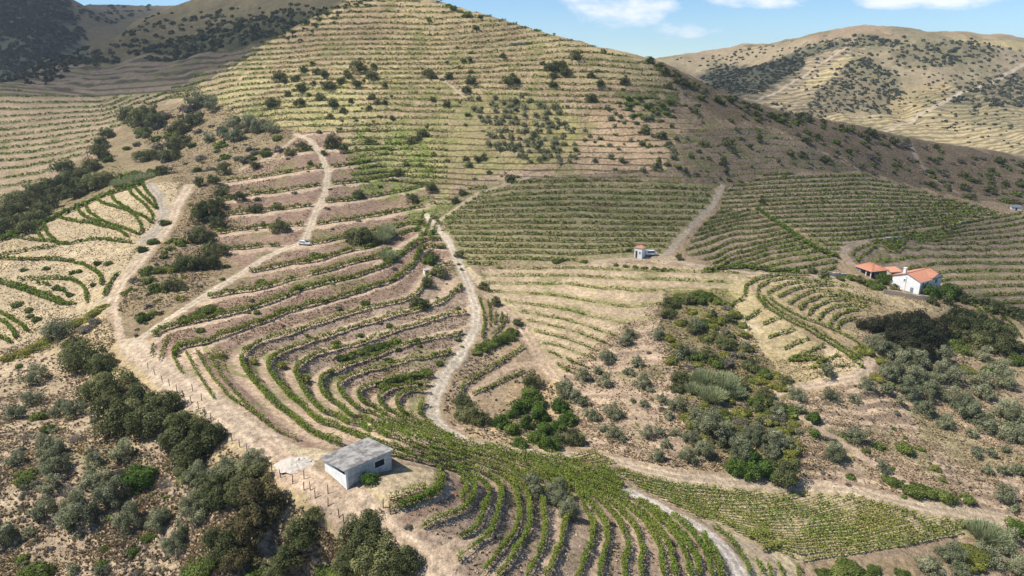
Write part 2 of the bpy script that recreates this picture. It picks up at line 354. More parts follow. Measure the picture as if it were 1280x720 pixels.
field('C2', '600,338 660,334 770,328 830,331 925,343 910,362 835,362 815,400 790,400 765,425 748,442 730,470 700,472 680,450 655,400 630,380 605,365',
      '0:600,336 700,336 800,338 920,342;1.5:606,350 700,350 800,355 900,358;2.6:612,360 700,363 790,376;4:636,378 700,385 778,402;5:650,390 700,397 766,418;6:664,401 700,409 755,426;7:668,413 700,421 748,438;8:675,427 700,433 742,448;9:678,438 700,446 730,458;10:682,448 700,457 715,466',
      bw=.3, bench=(.36, .30, .16), bank=(.43, .325, .215), h=1.0, w=.5, lush=.5, yellow=.62, gap=.28, place='below the tower hut', desc='yellowing', step=.6)
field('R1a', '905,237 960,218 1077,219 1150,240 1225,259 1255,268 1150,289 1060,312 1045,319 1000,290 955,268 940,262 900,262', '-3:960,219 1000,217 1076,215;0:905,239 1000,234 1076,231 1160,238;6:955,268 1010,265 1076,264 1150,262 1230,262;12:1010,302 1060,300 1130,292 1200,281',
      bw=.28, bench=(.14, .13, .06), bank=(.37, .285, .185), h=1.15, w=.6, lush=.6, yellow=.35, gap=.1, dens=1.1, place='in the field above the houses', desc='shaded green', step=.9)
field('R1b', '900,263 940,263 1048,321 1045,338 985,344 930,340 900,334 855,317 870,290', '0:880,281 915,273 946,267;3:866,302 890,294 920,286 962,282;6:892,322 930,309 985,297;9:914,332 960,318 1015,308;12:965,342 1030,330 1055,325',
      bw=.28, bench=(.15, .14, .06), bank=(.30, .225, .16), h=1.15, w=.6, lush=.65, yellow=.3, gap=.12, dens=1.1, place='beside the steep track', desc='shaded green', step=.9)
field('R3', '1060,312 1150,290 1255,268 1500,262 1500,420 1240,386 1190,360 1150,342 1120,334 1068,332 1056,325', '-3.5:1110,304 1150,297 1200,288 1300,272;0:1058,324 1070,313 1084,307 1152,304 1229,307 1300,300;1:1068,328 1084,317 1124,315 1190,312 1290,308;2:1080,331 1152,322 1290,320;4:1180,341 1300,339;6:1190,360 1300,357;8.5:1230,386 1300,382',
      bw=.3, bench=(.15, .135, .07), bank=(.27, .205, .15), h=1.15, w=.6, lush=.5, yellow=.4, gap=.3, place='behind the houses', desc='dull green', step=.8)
field('BR', '765,588 800,590 850,602 900,606 1000,611 1060,616 1150,636 1236,651 1190,672 1090,690 1010,704 960,690 930,676 890,658 860,641 800,612',
      '0:770,586 800,589 850,601 900,605 925,602;4:790,600 850,617 920,621 970,614 1002,606;8:835,624 880,637 950,641 1010,634 1062,616;14:880,650 940,663 1000,664 1070,655 1140,629;19:925,671 990,680 1060,677 1130,664 1215,644;22:1000,702 1060,694 1130,682 1190,670',
      bw=.5, offs=(.0,), bench=(.46, .37, .22), bank=(.46, .37, .22), h=1.05, w=.42, lush=.7, yellow=.62, gap=.24, step=0, dens=.95, leafpx=1.3, place='right of the white track', desc='yellow-green')
field('PS', '850,500 1000,500 1100,470 1290,560 1290,648 1150,630 1000,604 930,604 1000,596 1000,540', '0:950,500 1040,500 1100,498 1200,520 1290,560;9:960,600 1040,606 1150,628 1290,648', bench=(.47, .36, .245), bank=(.30, .215, .15), step=.9, offs=())
field('PW', '700,470 760,425 820,400 835,420 850,500 860,594 760,568 720,560', '0:740,420 830,405;12:700,560 760,560 860,575', bench=(.44, .33, .225), bank=(.33, .24, .17), step=.7, offs=())
field('SL', '-200,460 80,440 120,500 190,590 300,640 420,700 420,900 -200,900', '0:-100,470 60,450 100,470;6:-100,640 100,600 250,640;10:-100,760 200,730 380,720', bench=(.43, .33, .215), bank=(.365, .275, .185), step=.35, offs=(), bw=.3)
# hedge-like rows traced one by one: name, group place, polylines
TRACED = [('K', 'on the sandy spur', 'green hedge-like', dict(lush=.8, yellow=.25, w=.75, h=1.35, dens=1.3, gap=.04),
  '10,294 14,297 60,303 85,307 120,300 165,306;40,282 46,290 56,302;54,278 58,292 70,304;70,270 76,274 100,278 125,282 145,288 160,298;95,258 100,268 115,276 130,282;106,255 110,266 130,278 155,288 172,294;120,250 130,256 150,262 165,268 176,280 178,292 173,295;138,242 142,252 160,264 180,272 190,280;160,237 166,246 180,256 190,268 192,277;168,234 175,244 188,256 195,262;178,230 182,240 192,250 196,262;-20,324 0,321 30,316 60,311 75,307;-20,326 0,326 60,326 85,328 105,333 120,341 128,350 127,358;22,352 50,350 85,350 100,356 108,366 109,380;0,352 30,360 55,368 80,378;-20,350 0,355 30,364 55,373 75,381 95,381;0,392 15,400 28,408 35,416;0,401 10,408 18,417 20,425;0,424 8,427 14,430;-20,304 0,300 12,295 40,283 70,271 95,260 120,249 145,240 166,235 182,229;148,342 140,352 134,365 130,372;46,357 54,356 62,358;66,362 76,364 84,368'),
 ('H', 'on rounded terraces below the houses', 'curved green', dict(lush=.65, yellow=.35, w=.6, h=1.2, dens=1.1, gap=.12),
  '930,372 932,358 945,350 975,344 1010,344;956,386 946,372 948,360 962,352 985,349 1010,350;958,370 970,362 985,356 1012,353 1040,352;972,374 985,366 1005,359 1040,357 1060,359;985,382 1000,371 1020,364 1050,365 1070,370;998,388 1008,379 1025,371 1060,370 1090,376 1104,380;1010,394 1018,385 1035,377 1060,375 1085,380;1022,400 1030,391 1045,384 1065,382 1088,385;1036,408 1042,397 1060,390 1080,388;1046,410 1052,402 1070,398;946,372 958,386 976,397 1000,409 1030,425 1060,445 1078,461;960,374 978,386 1000,396 1040,412 1068,426 1088,442;952,373 966,385 988,398 1016,412 1046,429 1076,452;930,375 920,380 911,385;950,390 940,397 928,402;976,398 966,402 953,408;992,412 978,418 960,424;1012,424 996,430 980,437;1030,432 1012,441 990,449;1048,444 1036,450 1020,456;985,450 1004,446 1030,448;985,450 1000,452 1020,451'),
 ('S', 'beside the central dirt road', 'short green', dict(lush=.6, yellow=.35, w=.5, h=1.1, gap=.1),
  '575,500 580,482 602,468 640,446 655,436;590,495 620,482 656,466;598,372 604,390 606,410 602,425;610,378 613,395 612,410;620,392 618,408;628,393 625,405;634,396 628,410 615,420;530,265 520,290;540,270 530,295;548,275 538,298'),
 ('N', 'in the small brown patch by the citrus trees', 'short brownish', dict(lush=.45, yellow=.8, w=.45, h=1.0, gap=.15), '712,574 728,570 745,566;716,580 735,574 754,571;722,584 744,577 762,575;730,588 750,582 768,579'),
 ('E', 'at the edge of the shed yard', 'trellised yellow-green', dict(lush=.6, yellow=.5, w=.5, h=1.2, gap=.1), '487,627 510,620 533,613;488,641 512,632 545,620 556,606 548,587'),
 ('T', 'along the lower end of the white track', 'leafy yellow-green', dict(lush=.7, yellow=.45, w=.5, h=1.2, gap=.08), '890,660 905,670 920,685 932,705 937,720;945,700 953,718;960,708 964,722;972,706 980,722;997,708 998,722;935,674 960,671;953,690 980,683'),
 ('O', 'on the shoulder right of the black oaks', 'curved green', dict(lush=.65, yellow=.3, w=.6, h=1.2, gap=.08), '1196,369 1215,374 1240,384 1285,402;1200,373 1216,382 1230,396;1214,374 1228,384 1240,396 1252,410;1230,377 1246,388 1262,402 1276,424;1244,383 1262,394 1282,410'),
 ('B', 'in the rim hedge of the sandy spur', 'dark green', dict(lush=.95, yellow=.12, w=1.3, h=1.9, dens=1.2, gap=.0, stakes=False),
  '-20,306 0,302 12,297 40,285 70,273 95,262 120,251 145,242 166,236 180,231'),
 ('Y', 'beside the ridge yard', 'thin sparse', dict(lush=.5, yellow=.5, w=.4, h=1.1, dens=.8, gap=.3),
  '212,420 205,438 200,453;222,432 216,448 228,468;232,440 244,464 258,486 268,500;246,440 260,466 284,496 310,514 340,536;262,446 278,474 306,506 345,540 372,552;192,432 190,448'),
 ('V', 'along the diagonal break between the field blocks', 'dark green', dict(lush=.8, yellow=.15, w=1.0, h=1.6, dens=1.3, gap=.05),
  '946,262 956,270 972,280 990,292 1008,305 1026,316 1050,323;880,341 900,337 930,335 960,339 1000,341'),
 ('U', 'at the end of the rounded terraces', 'short low green', dict(lush=.7, yellow=.4, w=.7, h=.9, gap=.1), '985,450 1000,451 1020,450 1032,452;1012,462 1030,459;1040,458 1062,459')]

ROADS = [  # name, width m, colour, polyline
 ('track', 4.0, (.50, .39, .275), '237,232 222,255 215,275 203,293 185,312 168,335 152,352 143,370 137,384'),
 ('track', 1.6, (.46, .35, .25), '140,380 146,396 148,410 152,424'),
 ('track', 5.0, (.50, .39, .28), '160,428 178,442 210,470 260,505 310,538 345,562'),
 ('track', 2.6, (.47, .35, .25), '330,552 365,580 400,603 437,628 470,655'),
 ('track', 2.2, (.46, .34, .24), '345,588 380,608 420,634 450,652'),
 ('track', 3.2, (.49, .37, .26), '440,622 470,652 510,682 545,712 570,740'),
 ('track', 2.7, (.53, .43, .31), '165,430 195,409 235,383 270,361 305,340 330,323 360,309 380,303 387,284 396,262 407,240 410,215 401,192 388,175 370,168'),
 ('road', 2.8, (.56, .47, .36), '532,268 546,285 560,300 572,325 585,355 595,385 594,410 578,440 555,470 543,500 541,520 556,536 578,547'),
 ('track', 2.3, (.38, .31, .23), '903,232 890,258 868,280 848,300 836,316 826,322'),
 ('track', 2.6, (.44, .34, .24), '730,328 770,325 800,323 830,322 850,327 880,336'),
 ('road', 2.9, (.62, .54, .45), '790,616 830,636 860,650 885,666 910,690 925,715 932,740'),
 ('track', 3.4, (.50, .39, .27), '585,552 640,562 700,566 760,574 800,586 850,597 900,602 990,608 1060,612 1150,633 1260,652'),
 ('track', 3.2, (.36, .27, .20), '1137,178 1150,205 1170,226 1196,241'),
 ('track', 3.4, (.46, .34, .23), '610,370 640,396 660,420 676,450 692,472'),
 ('track', 2.6, (.33, .26, .19), '1084,302 1060,308 1054,316 1062,326 1070,333'),
 ('track', 1.6, (.40, .32, .23), '850,327 900,336 940,341 1010,344 1040,346'),
 ('track', 3.4, (.38, .32, .25), '186,230 200,248 205,268 196,288 176,304'),
 ('track', 2.4, (.46, .35, .25), '136,384 118,388 100,400 78,412 50,428'),
 ('track', 2.6, (.49, .37, .26), '1094,436 1090,448 1076,470 1040,478 980,488 950,500'),
 ('track', 2.0, (.44, .32, .22), '575,536 588,516 584,498 592,488 640,456 700,452'),
 ('track', 1.6, (.45, .33, .23), '1000,520 1040,545 1090,580 1130,605'),
 ('track', 1.8, (.47, .37, .25), '30,298 12,294'),
 ('track', 2.0, (.42, .33, .23), '300,212 340,196 372,170'),
 ('track', 1.6, (.42, .33, .23), '470,330 600,240 660,222'),
 ('track', 1.5, (.42, .33, .24), '548,97 562,106 580,121'),
 ('track', 2.4, (.45, .36, .25), '545,-3 600,18 570,10 520,0'),
 ('track', 4.0, (.46, .37, .27), '945,120 1000,95 1030,75 1060,60'),
 ('track', 5.0, (.46, .38, .28), '1100,160 1180,125 1230,105 1280,80'),
 ('track', 2.6, (.48, .37, .26), '890,655 935,680 965,700 985,722'),
]
# colour zones: colour, jitter px, polygon   (later ones win)
ZONES = [
 ((.31, .225, .16), 4, '-300,-200 1600,-200 1600,1000 -300,1000'),
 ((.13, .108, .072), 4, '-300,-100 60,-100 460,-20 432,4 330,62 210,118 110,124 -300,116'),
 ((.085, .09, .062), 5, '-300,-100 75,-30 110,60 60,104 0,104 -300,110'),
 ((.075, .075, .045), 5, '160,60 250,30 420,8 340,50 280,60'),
 (GOLD, 6, '-60,112 120,122 300,70 432,4 470,-20 560,-20 700,40 840,82 850,112 740,108 600,112 560,140 480,148 430,108 330,96 320,140 240,126 150,142 0,240 -300,262 -300,112'),
 ((.25, .19, .125), 6, '150,140 240,122 350,140 370,170 300,210 285,250 170,225 120,200 110,180'),
 ((.31, .26, .14), 5, '240,125 330,96 430,108 480,148 560,140 600,160 560,250 440,230 420,170 350,160'),
 ((.25, .21, .11), 7, '540,140 600,110 640,115 700,125 730,160 725,200 640,210 560,230 545,190'),
 ((.28, .20, .14), 6, '720,120 840,100 900,140 880,200 830,215 725,205'),
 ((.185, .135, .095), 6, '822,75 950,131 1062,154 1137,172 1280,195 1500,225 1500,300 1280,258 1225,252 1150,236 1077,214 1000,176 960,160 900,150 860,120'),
 ((.42, .325, .225), 4, '0,296 70,268 170,230 225,225 212,282 150,352 132,395 70,424 -60,446 -300,460 -300,300'),
 ((.21, .165, .10), 5, '-300,300 0,290 70,264 170,226 140,195 90,205 0,262 -300,275'),
 ((.27, .20, .135), 5, '240,235 280,225 275,320 310,340 250,372 200,408 160,428 145,395 150,360 190,320 215,285'),
 ((.40, .31, .19), 4, '830,345 930,345 945,380 985,400 1040,440 1060,470 990,486 960,450 930,430 925,395 905,360 840,362'),
 ((.36, .28, .185), 4, '925,344 1060,348 1110,368 1170,378 1200,372 1180,392 1090,395 1070,430 1040,415 960,372'),
 ((.365, .265, .185), 6, '690,472 760,420 820,400 835,362 925,395 960,450 990,490 1090,440 1110,470 1290,600 1290,665 1150,630 1000,604 860,594 760,568 720,560 700,520 720,500'),
 ((.22, .18, .095), 6, '835,362 905,360 930,395 925,430 960,450 985,470 1000,530 995,600 930,600 860,560 855,500 830,470 820,420'),
 ((.30, .225, .16), 6, '1000,440 1110,410 1500,395 1500,600 1240,530 1150,480 1100,470'),
 ((.34, .26, .17), 6, '930,500 1060,545 1200,600 1280,640 1280,590 1150,560 1040,530'),
 ((.41, .31, .20), 5, '-300,450 60,440 130,400 165,440 300,545 420,640 540,735 540,1000 -300,1000'),
 ((.38, .30, .17), 9, '0,460 60,440 100,450 70,500 30,500'), ((.40, .31, .19), 9, '110,620 170,600 220,640 260,620 290,660 200,700 120,690'),
 ((.38, .28, .21), 9, '170,560 210,550 230,590 200,610'), ((.40, .32, .18), 9, '20,640 90,660 120,700 40,715 -20,690'),
 ((.48, .375, .265), 4, '152,424 185,428 230,452 300,520 345,548 420,566 395,575 372,600 330,575 260,525 200,478'),
 ((.47, .36, .255), 4, '440,618 492,590 510,578 545,588 556,605 535,612 488,628 484,650 500,668 530,690 560,720 540,720'),
 ((.58, .50, .43), 3, '352,572 380,568 395,578 385,590 360,588'),
 ((.48, .37, .26), 4, '536,275 560,285 575,325 600,345 615,358 600,362 585,340 570,310 545,290'),
 ((.46, .35, .24), 4, '800,322 835,316 850,324 830,330'),
 ((.47, .33, .22), 4, '690,470 720,480 716,520 700,560 680,545 640,560 585,545 600,530 650,540'),
 ((.41, .22, .15), 5, '830,576 842,574 848,582 836,588'),
 ((.48, .375, .25), 5, '926,388 948,402 955,418 930,420'), ((.47, .36, .25), 4, '1030,428 1060,440 1088,452 1070,475 1000,480 1040,466'),
 ((.50, .40, .28), 4, '895,658 935,676 990,700 1000,725 930,725 925,690'), ((.47, .37, .25), 4, '1165,640 1245,652 1235,672 1190,672'),
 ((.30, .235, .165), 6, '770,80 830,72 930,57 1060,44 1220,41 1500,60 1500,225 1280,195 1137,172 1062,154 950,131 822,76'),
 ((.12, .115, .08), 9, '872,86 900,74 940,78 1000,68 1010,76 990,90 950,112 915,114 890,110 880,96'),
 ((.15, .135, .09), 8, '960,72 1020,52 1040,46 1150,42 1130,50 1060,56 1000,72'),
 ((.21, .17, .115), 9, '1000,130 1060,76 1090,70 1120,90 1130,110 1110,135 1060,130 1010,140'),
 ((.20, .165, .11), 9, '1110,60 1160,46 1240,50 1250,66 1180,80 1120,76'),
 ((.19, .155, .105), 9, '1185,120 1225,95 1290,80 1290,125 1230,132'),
 ((.36, .285, .18), 4, '1020,134 1100,138 1180,128 1290,128 1290,196 1230,184 1137,170 1062,152'),
 ((.34, .26, .155), 4, '1115,108 1190,100 1180,130 1110,138'),
 ((.42, .33, .20), 4, '1000,110 1010,96 1050,72 1085,62 1060,80 1020,105'),
 ((.38, .30, .17), 3, '1180,44 1290,50 1290,62 1250,60'),
]
# ---- evaluate on the ground grid
PXJ = PXg + 0.0; PYJ = PYg
jx = fbm(XX / 6, YY / 6, 3, 3) - .5; jy = fbm(XX / 6, YY / 6, 9, 3) - .5
COL = np.zeros((NL, NT, 3), np.float32)
W_ = np.zeros((NL, NT), np.float32)
n1 = fbm(XX / 22, YY / 22, 21, 4); n2 = fbm(XX / 4.5, YY / 4.5, 33, 3); n3 = fbm(XX / 1.3, YY / 1.3, 5, 3)
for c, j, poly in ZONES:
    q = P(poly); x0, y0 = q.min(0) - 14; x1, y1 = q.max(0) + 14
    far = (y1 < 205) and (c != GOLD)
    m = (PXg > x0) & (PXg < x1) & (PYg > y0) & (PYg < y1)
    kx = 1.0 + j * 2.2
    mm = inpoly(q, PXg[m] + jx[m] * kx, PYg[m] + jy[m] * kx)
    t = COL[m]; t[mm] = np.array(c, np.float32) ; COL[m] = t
m = inpoly(P('150,140 300,70 432,0 560,-10 700,40 850,80 880,200 640,222 560,260 430,230 350,160 240,125'), PXg, PYg)
kb = sstep(.42, .64, fbm(XX / 55, YY / 40, 401, 4)) * .65 * m
COL = (COL * (1 - kb[..., None]) + np.array([.27, .19, .135]) * kb[..., None]).astype(np.float32)
m = (YY > 560) & (XX > 150); kb = sstep(.46, .62, fbm(XX / 70, YY / 110, 611, 5)) * .6 * m
COL = (COL * (1 - kb[..., None]) + np.array([.185, .165, .105]) * kb[..., None]).astype(np.float32)
# soil tone variation: pinker, greyer, strawier patches
COL *= (.86 + .28 * n1)[..., None] * np.array([1.0, 1.02, .93], np.float32)
straw = sstep(.52, .68, n2)[..., None]
COL = COL * (1 - .35 * straw) + COL * np.array([1.12, 1.08, .86]) * .35 * straw
Zb = G * YY
gth = np.gradient(Zb, ths, axis=1); gel = np.gradient(Zb, ells, axis=0)
zX = gth / YY; zY = (gel - XX * zX) / YY
ROAD = np.zeros((NL, NT), np.float32)
DISP = np.zeros((NL, NT)); FID = np.full((NL, NT), -1, np.int8); FR = np.zeros((NL, NT), np.float32)
for fi, f in enumerate(FIELDS):
    lo = f.poly.min(0); hi = f.poly.max(0)
    m = VIS & (PXg > lo[0]) & (PXg < hi[0]) & (PYg > lo[1]) & (PYg < hi[1])
    rr, cc = np.nonzero(m)
    if not len(rr): continue
    r0, r1, c0, c1 = max(rr.min() - 2, 0), rr.max() + 3, max(cc.min() - 2, 0), cc.max() + 3
    S = np.s_[r0:r1, c0:c1]
    px = PXg[S]; py = PYg[S]
    u = fsample(f, px, py); u = u + (n2[S] - .5) * .12
    ins = inpoly(f.poly, px, py) & VIS[S]
    uth = np.gradient(u, ths[c0:c1], axis=1); uel = np.gradient(u, ells[r0:r1], axis=0)
    uX = uth / YY[S]; uY = (uel - XX[S] * uX) / YY[S]
    dzdu = np.clip((zX[S] * uX + zY[S] * uY) / np.maximum(uX ** 2 + uY ** 2, 1e-8), -3.2, 3.2)
    fr = u - np.round(u); bw = f.bw; a = np.abs(fr)
    d = np.where(a < bw, -fr * dzdu, -np.sign(fr) * dzdu * bw * (0.5 - a) / max(.5 - bw, 1e-3)) * f.step
    if f.name == 'HN': d = d * (1 - .8 * sstep(560, 600, py) * sstep(470, 520, px))
    DISP[S] = np.where(ins, d, DISP[S])
    FID[S] = np.where(ins, fi, FID[S]); FR[S] = np.where(ins, fr, FR[S])
    k = sstep(bw + .05, bw - .03, a + (n3[S] - .5) * .1)[..., None]
    if f.bench is None:
        cb = COL[S] * (.36 * k + 1.28 * (1 - k)) * (.9 + .2 * n1[S])[..., None]
        COL[S] = np.where(ins[..., None], cb, COL[S]); continue
    bank = np.array(f.bank)
    if f.name == 'HN':                                             # upper arms: narrow ledges, redder brown banks
        upper = sstep(4.4, 3.4, u)[..., None]; k = k * (1 - upper) + sstep(.22, .14, np.abs(fr - .1) + (n3[S] - .5) * .1)[..., None] * upper
        bank = bank * (1 - upper) + np.array([.285, .195, .14]) * upper
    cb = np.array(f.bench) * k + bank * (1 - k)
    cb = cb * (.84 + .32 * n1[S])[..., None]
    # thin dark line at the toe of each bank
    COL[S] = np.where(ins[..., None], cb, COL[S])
# green ground cover under some parts of the terraces
gm = sstep(.60, .72, fbm(XX / 11, YY / 11, 77, 4)) * (FID >= 0)
COL = COL * (1 - .45 * gm[..., None]) + np.array([.15, .165, .05]) * .45 * gm[..., None]
for cgreen, al, poly in (((.17, .215, .05), .75, '445,150 470,172 500,165 540,190 545,222 520,236 460,246 430,240 440,210 455,190'), ((.15, .19, .05), .6, '330,128 345,140 330,152 300,150 310,135'), ((.19, .21, .07), .5, '470,110 560,105 600,150 540,190 480,165'), ((.10, .13, .04), .85, '768,122 820,115 850,130 838,150 790,146'), ((.16,.17,.06), .5, '860,140 900,150 900,170 860,165'),((.15, .20, .045), .75, '505,238 556,246 566,275 545,300 508,292'), ((.17, .20, .05), .7, '255,436 285,444 300,462 320,480 300,478 270,455'), ((.17, .2, .05), .65, '312,440 330,446 322,468 306,460'), ((.16, .2, .05), .65, '336,446 362,442 352,478 338,466'),
        ((.17, .21, .05), .6, '368,464 396,462 390,490 372,484'), ((.15, .19, .045), .6, '400,480 440,470 436,500 412,500'), ((.15, .19, .05), .6, '500,490 524,488 530,520 512,520'), ((.18, .18, .06), .6, '480,560 640,560 760,590 700,600 560,585'), ((.17, .19, .05), .6, '900,520 960,500 1000,540 940,560'), ((.20, .20, .06), .5, '835,366 905,362 925,392 850,392')):
    q = P(poly); m = VIS & (PXg > q[:, 0].min() - 8) & (PXg < q[:, 0].max() + 8) & (PYg > q[:, 1].min() - 8) & (PYg < q[:, 1].max() + 8)
    i = inpoly(q, PXg[m] + jx[m] * 44, PYg[m] + jy[m] * 30); t = COL[m]; kk = (al * sstep(.30, .62, n2[m]))[i][:, None]; t[i] = t[i] * (1 - kk) + np.array(cgreen) * kk; COL[m] = t
# faint contour lines on the far hill
lam = (PYg + .03 * PXg) / 3.4 + (n1 - .5) * 1.2
hc = (inpoly(P('1020,134 1100,138 1180,100 1290,110 1290,196 1230,184 1137,170 1062,152'), PXg, PYg) | inpoly(P('960,75 1010,60 1085,55 1060,90 1000,120 960,130 930,118'), PXg, PYg) | (inpoly(P('780,80 930,57 1060,44 1220,41 1300,50 1300,130 1100,140 950,131'), PXg, PYg) & (fbm(XX / 120, YY / 160, 88, 3) > .52))) & VIS & (YY > 560)
COL = np.where(hc[..., None], COL * (.66 + .52 * sstep(-.25, .35, np.sin(lam * 2 * np.pi)))[..., None], COL)
def world_line(q, stepm=1.0):
    seg = np.hypot(*np.diff(q, axis=0).T); out = []
    for a, b, s in zip(q[:-1], q[1:], seg):
        n = max(int(s / 2.5), 1); t = np.arange(n)[:, None] / n; out.append(a + (b - a) * t)
    out.append(q[-1:]); q = np.concatenate(out)
    th, el = cast(q[:, 0], q[:, 1]); Y = np.exp(el); return np.stack([th * Y, Y], 1)
for name, wdt, c, s in ROADS:
    q = P(s); W = world_line(q)
    for i in range(2): W[1:-1] = (W[:-2] + 2 * W[1:-1] + W[2:]) / 4
    x0, y0 = q.min(0) - 22; x1, y1 = q.max(0) + 22
    m = VIS & (PXg > x0) & (PXg < x1) & (PYg > y0) & (PYg < y1)
    X = XX[m]; Y = YY[m]; dmin = np.full(len(X), 1e9)
    for a, b in zip(W[:-1], W[1:]):
        d = b - a; L2 = d @ d
        if L2 < 1e-6 or L2 > 30 ** 2: continue
        bb = (X > min(a[0], b[0]) - wdt * 1.3) & (X < max(a[0], b[0]) + wdt * 1.3) & (Y > min(a[1], b[1]) - wdt * 1.3) & (Y < max(a[1], b[1]) + wdt * 1.3)
        if not bb.any(): continue
        t = np.clip(((X[bb] - a[0]) * d[0] + (Y[bb] - a[1]) * d[1]) / L2, 0, 1)
        dmin[bb] = np.minimum(dmin[bb], np.hypot(X[bb] - a[0] - t * d[0], Y[bb] - a[1] - t * d[1]))
    e = dmin + (n3[m] - .5) * 1.2 + (n2[m] - .5) * .9
    k = sstep(wdt * .62, wdt * .42, e)
    rut = .84 + .24 * np.exp(-((dmin - wdt * .25) / (wdt * .10)) ** 2) if wdt > 2.5 else 1.0      # slightly grassier middle
    cc = np.array(c) * (rut * (.9 + .2 * n2[m]))[:, None]
    COL[m] = COL[m] * (1 - k[:, None]) + cc * k[:, None]
    ROAD[m] = np.maximum(ROAD[m], sstep(wdt * .95, wdt * .5, dmin))
bare = np.zeros((NL, NT), bool)
for s in ('152,424 185,428 230,452 300,520 345,548 420,566 395,575 372,600 330,575 260,525 200,478', '390,560 440,545 500,560 545,585 556,605 535,612 488,628 484,650 430,625 395,605'):
    bare |= inpoly(P(s), PXg, PYg) & VIS
DISP *= (1 - ROAD) * (1 - bare)
rough = (n3 - .5) * .30 + (n2 - .5) * .7 + (n1 - .5) * 1.2 * (FID < 0)
Zg = Zb + DISP + rough * (1 - .85 * ROAD) * np.where(FID >= 0, .45, 1.0) * np.where(bare, .2, 1.0)
Zg[EL > math.log(560)] += ((fbm(XX / 30, YY / 30, 50, 4) - .5) * 9 + (fbm(XX / 120, YY / 150, 53, 3) - .74) * 22 * sstep(560, 760, YY))[EL > math.log(560)]
idx = np.arange(NL * NT).reshape(NL, NT)
quads = np.stack([idx[:-1, :-1], idx[:-1, 1:], idx[1:, 1:], idx[1:, :-1]], -1).reshape(-1, 4)
me = raw_mesh('ground', np.stack([XX, YY, Zg], -1).reshape(-1, 3), quads, smooth=True)
point_color(me, np.clip(COL, .01, .75).reshape(-1, 3))
tag(link('ground', me, M_ground), kind='structure')
def to_world(px, py):
    th, el = cast(px, py); Y = np.exp(el); return np.stack([th * Y, Y, samp(Zg, th, el)], -1)
def wpt(px, py): return Vector(to_world(np.array([px]), np.array([py]))[0])

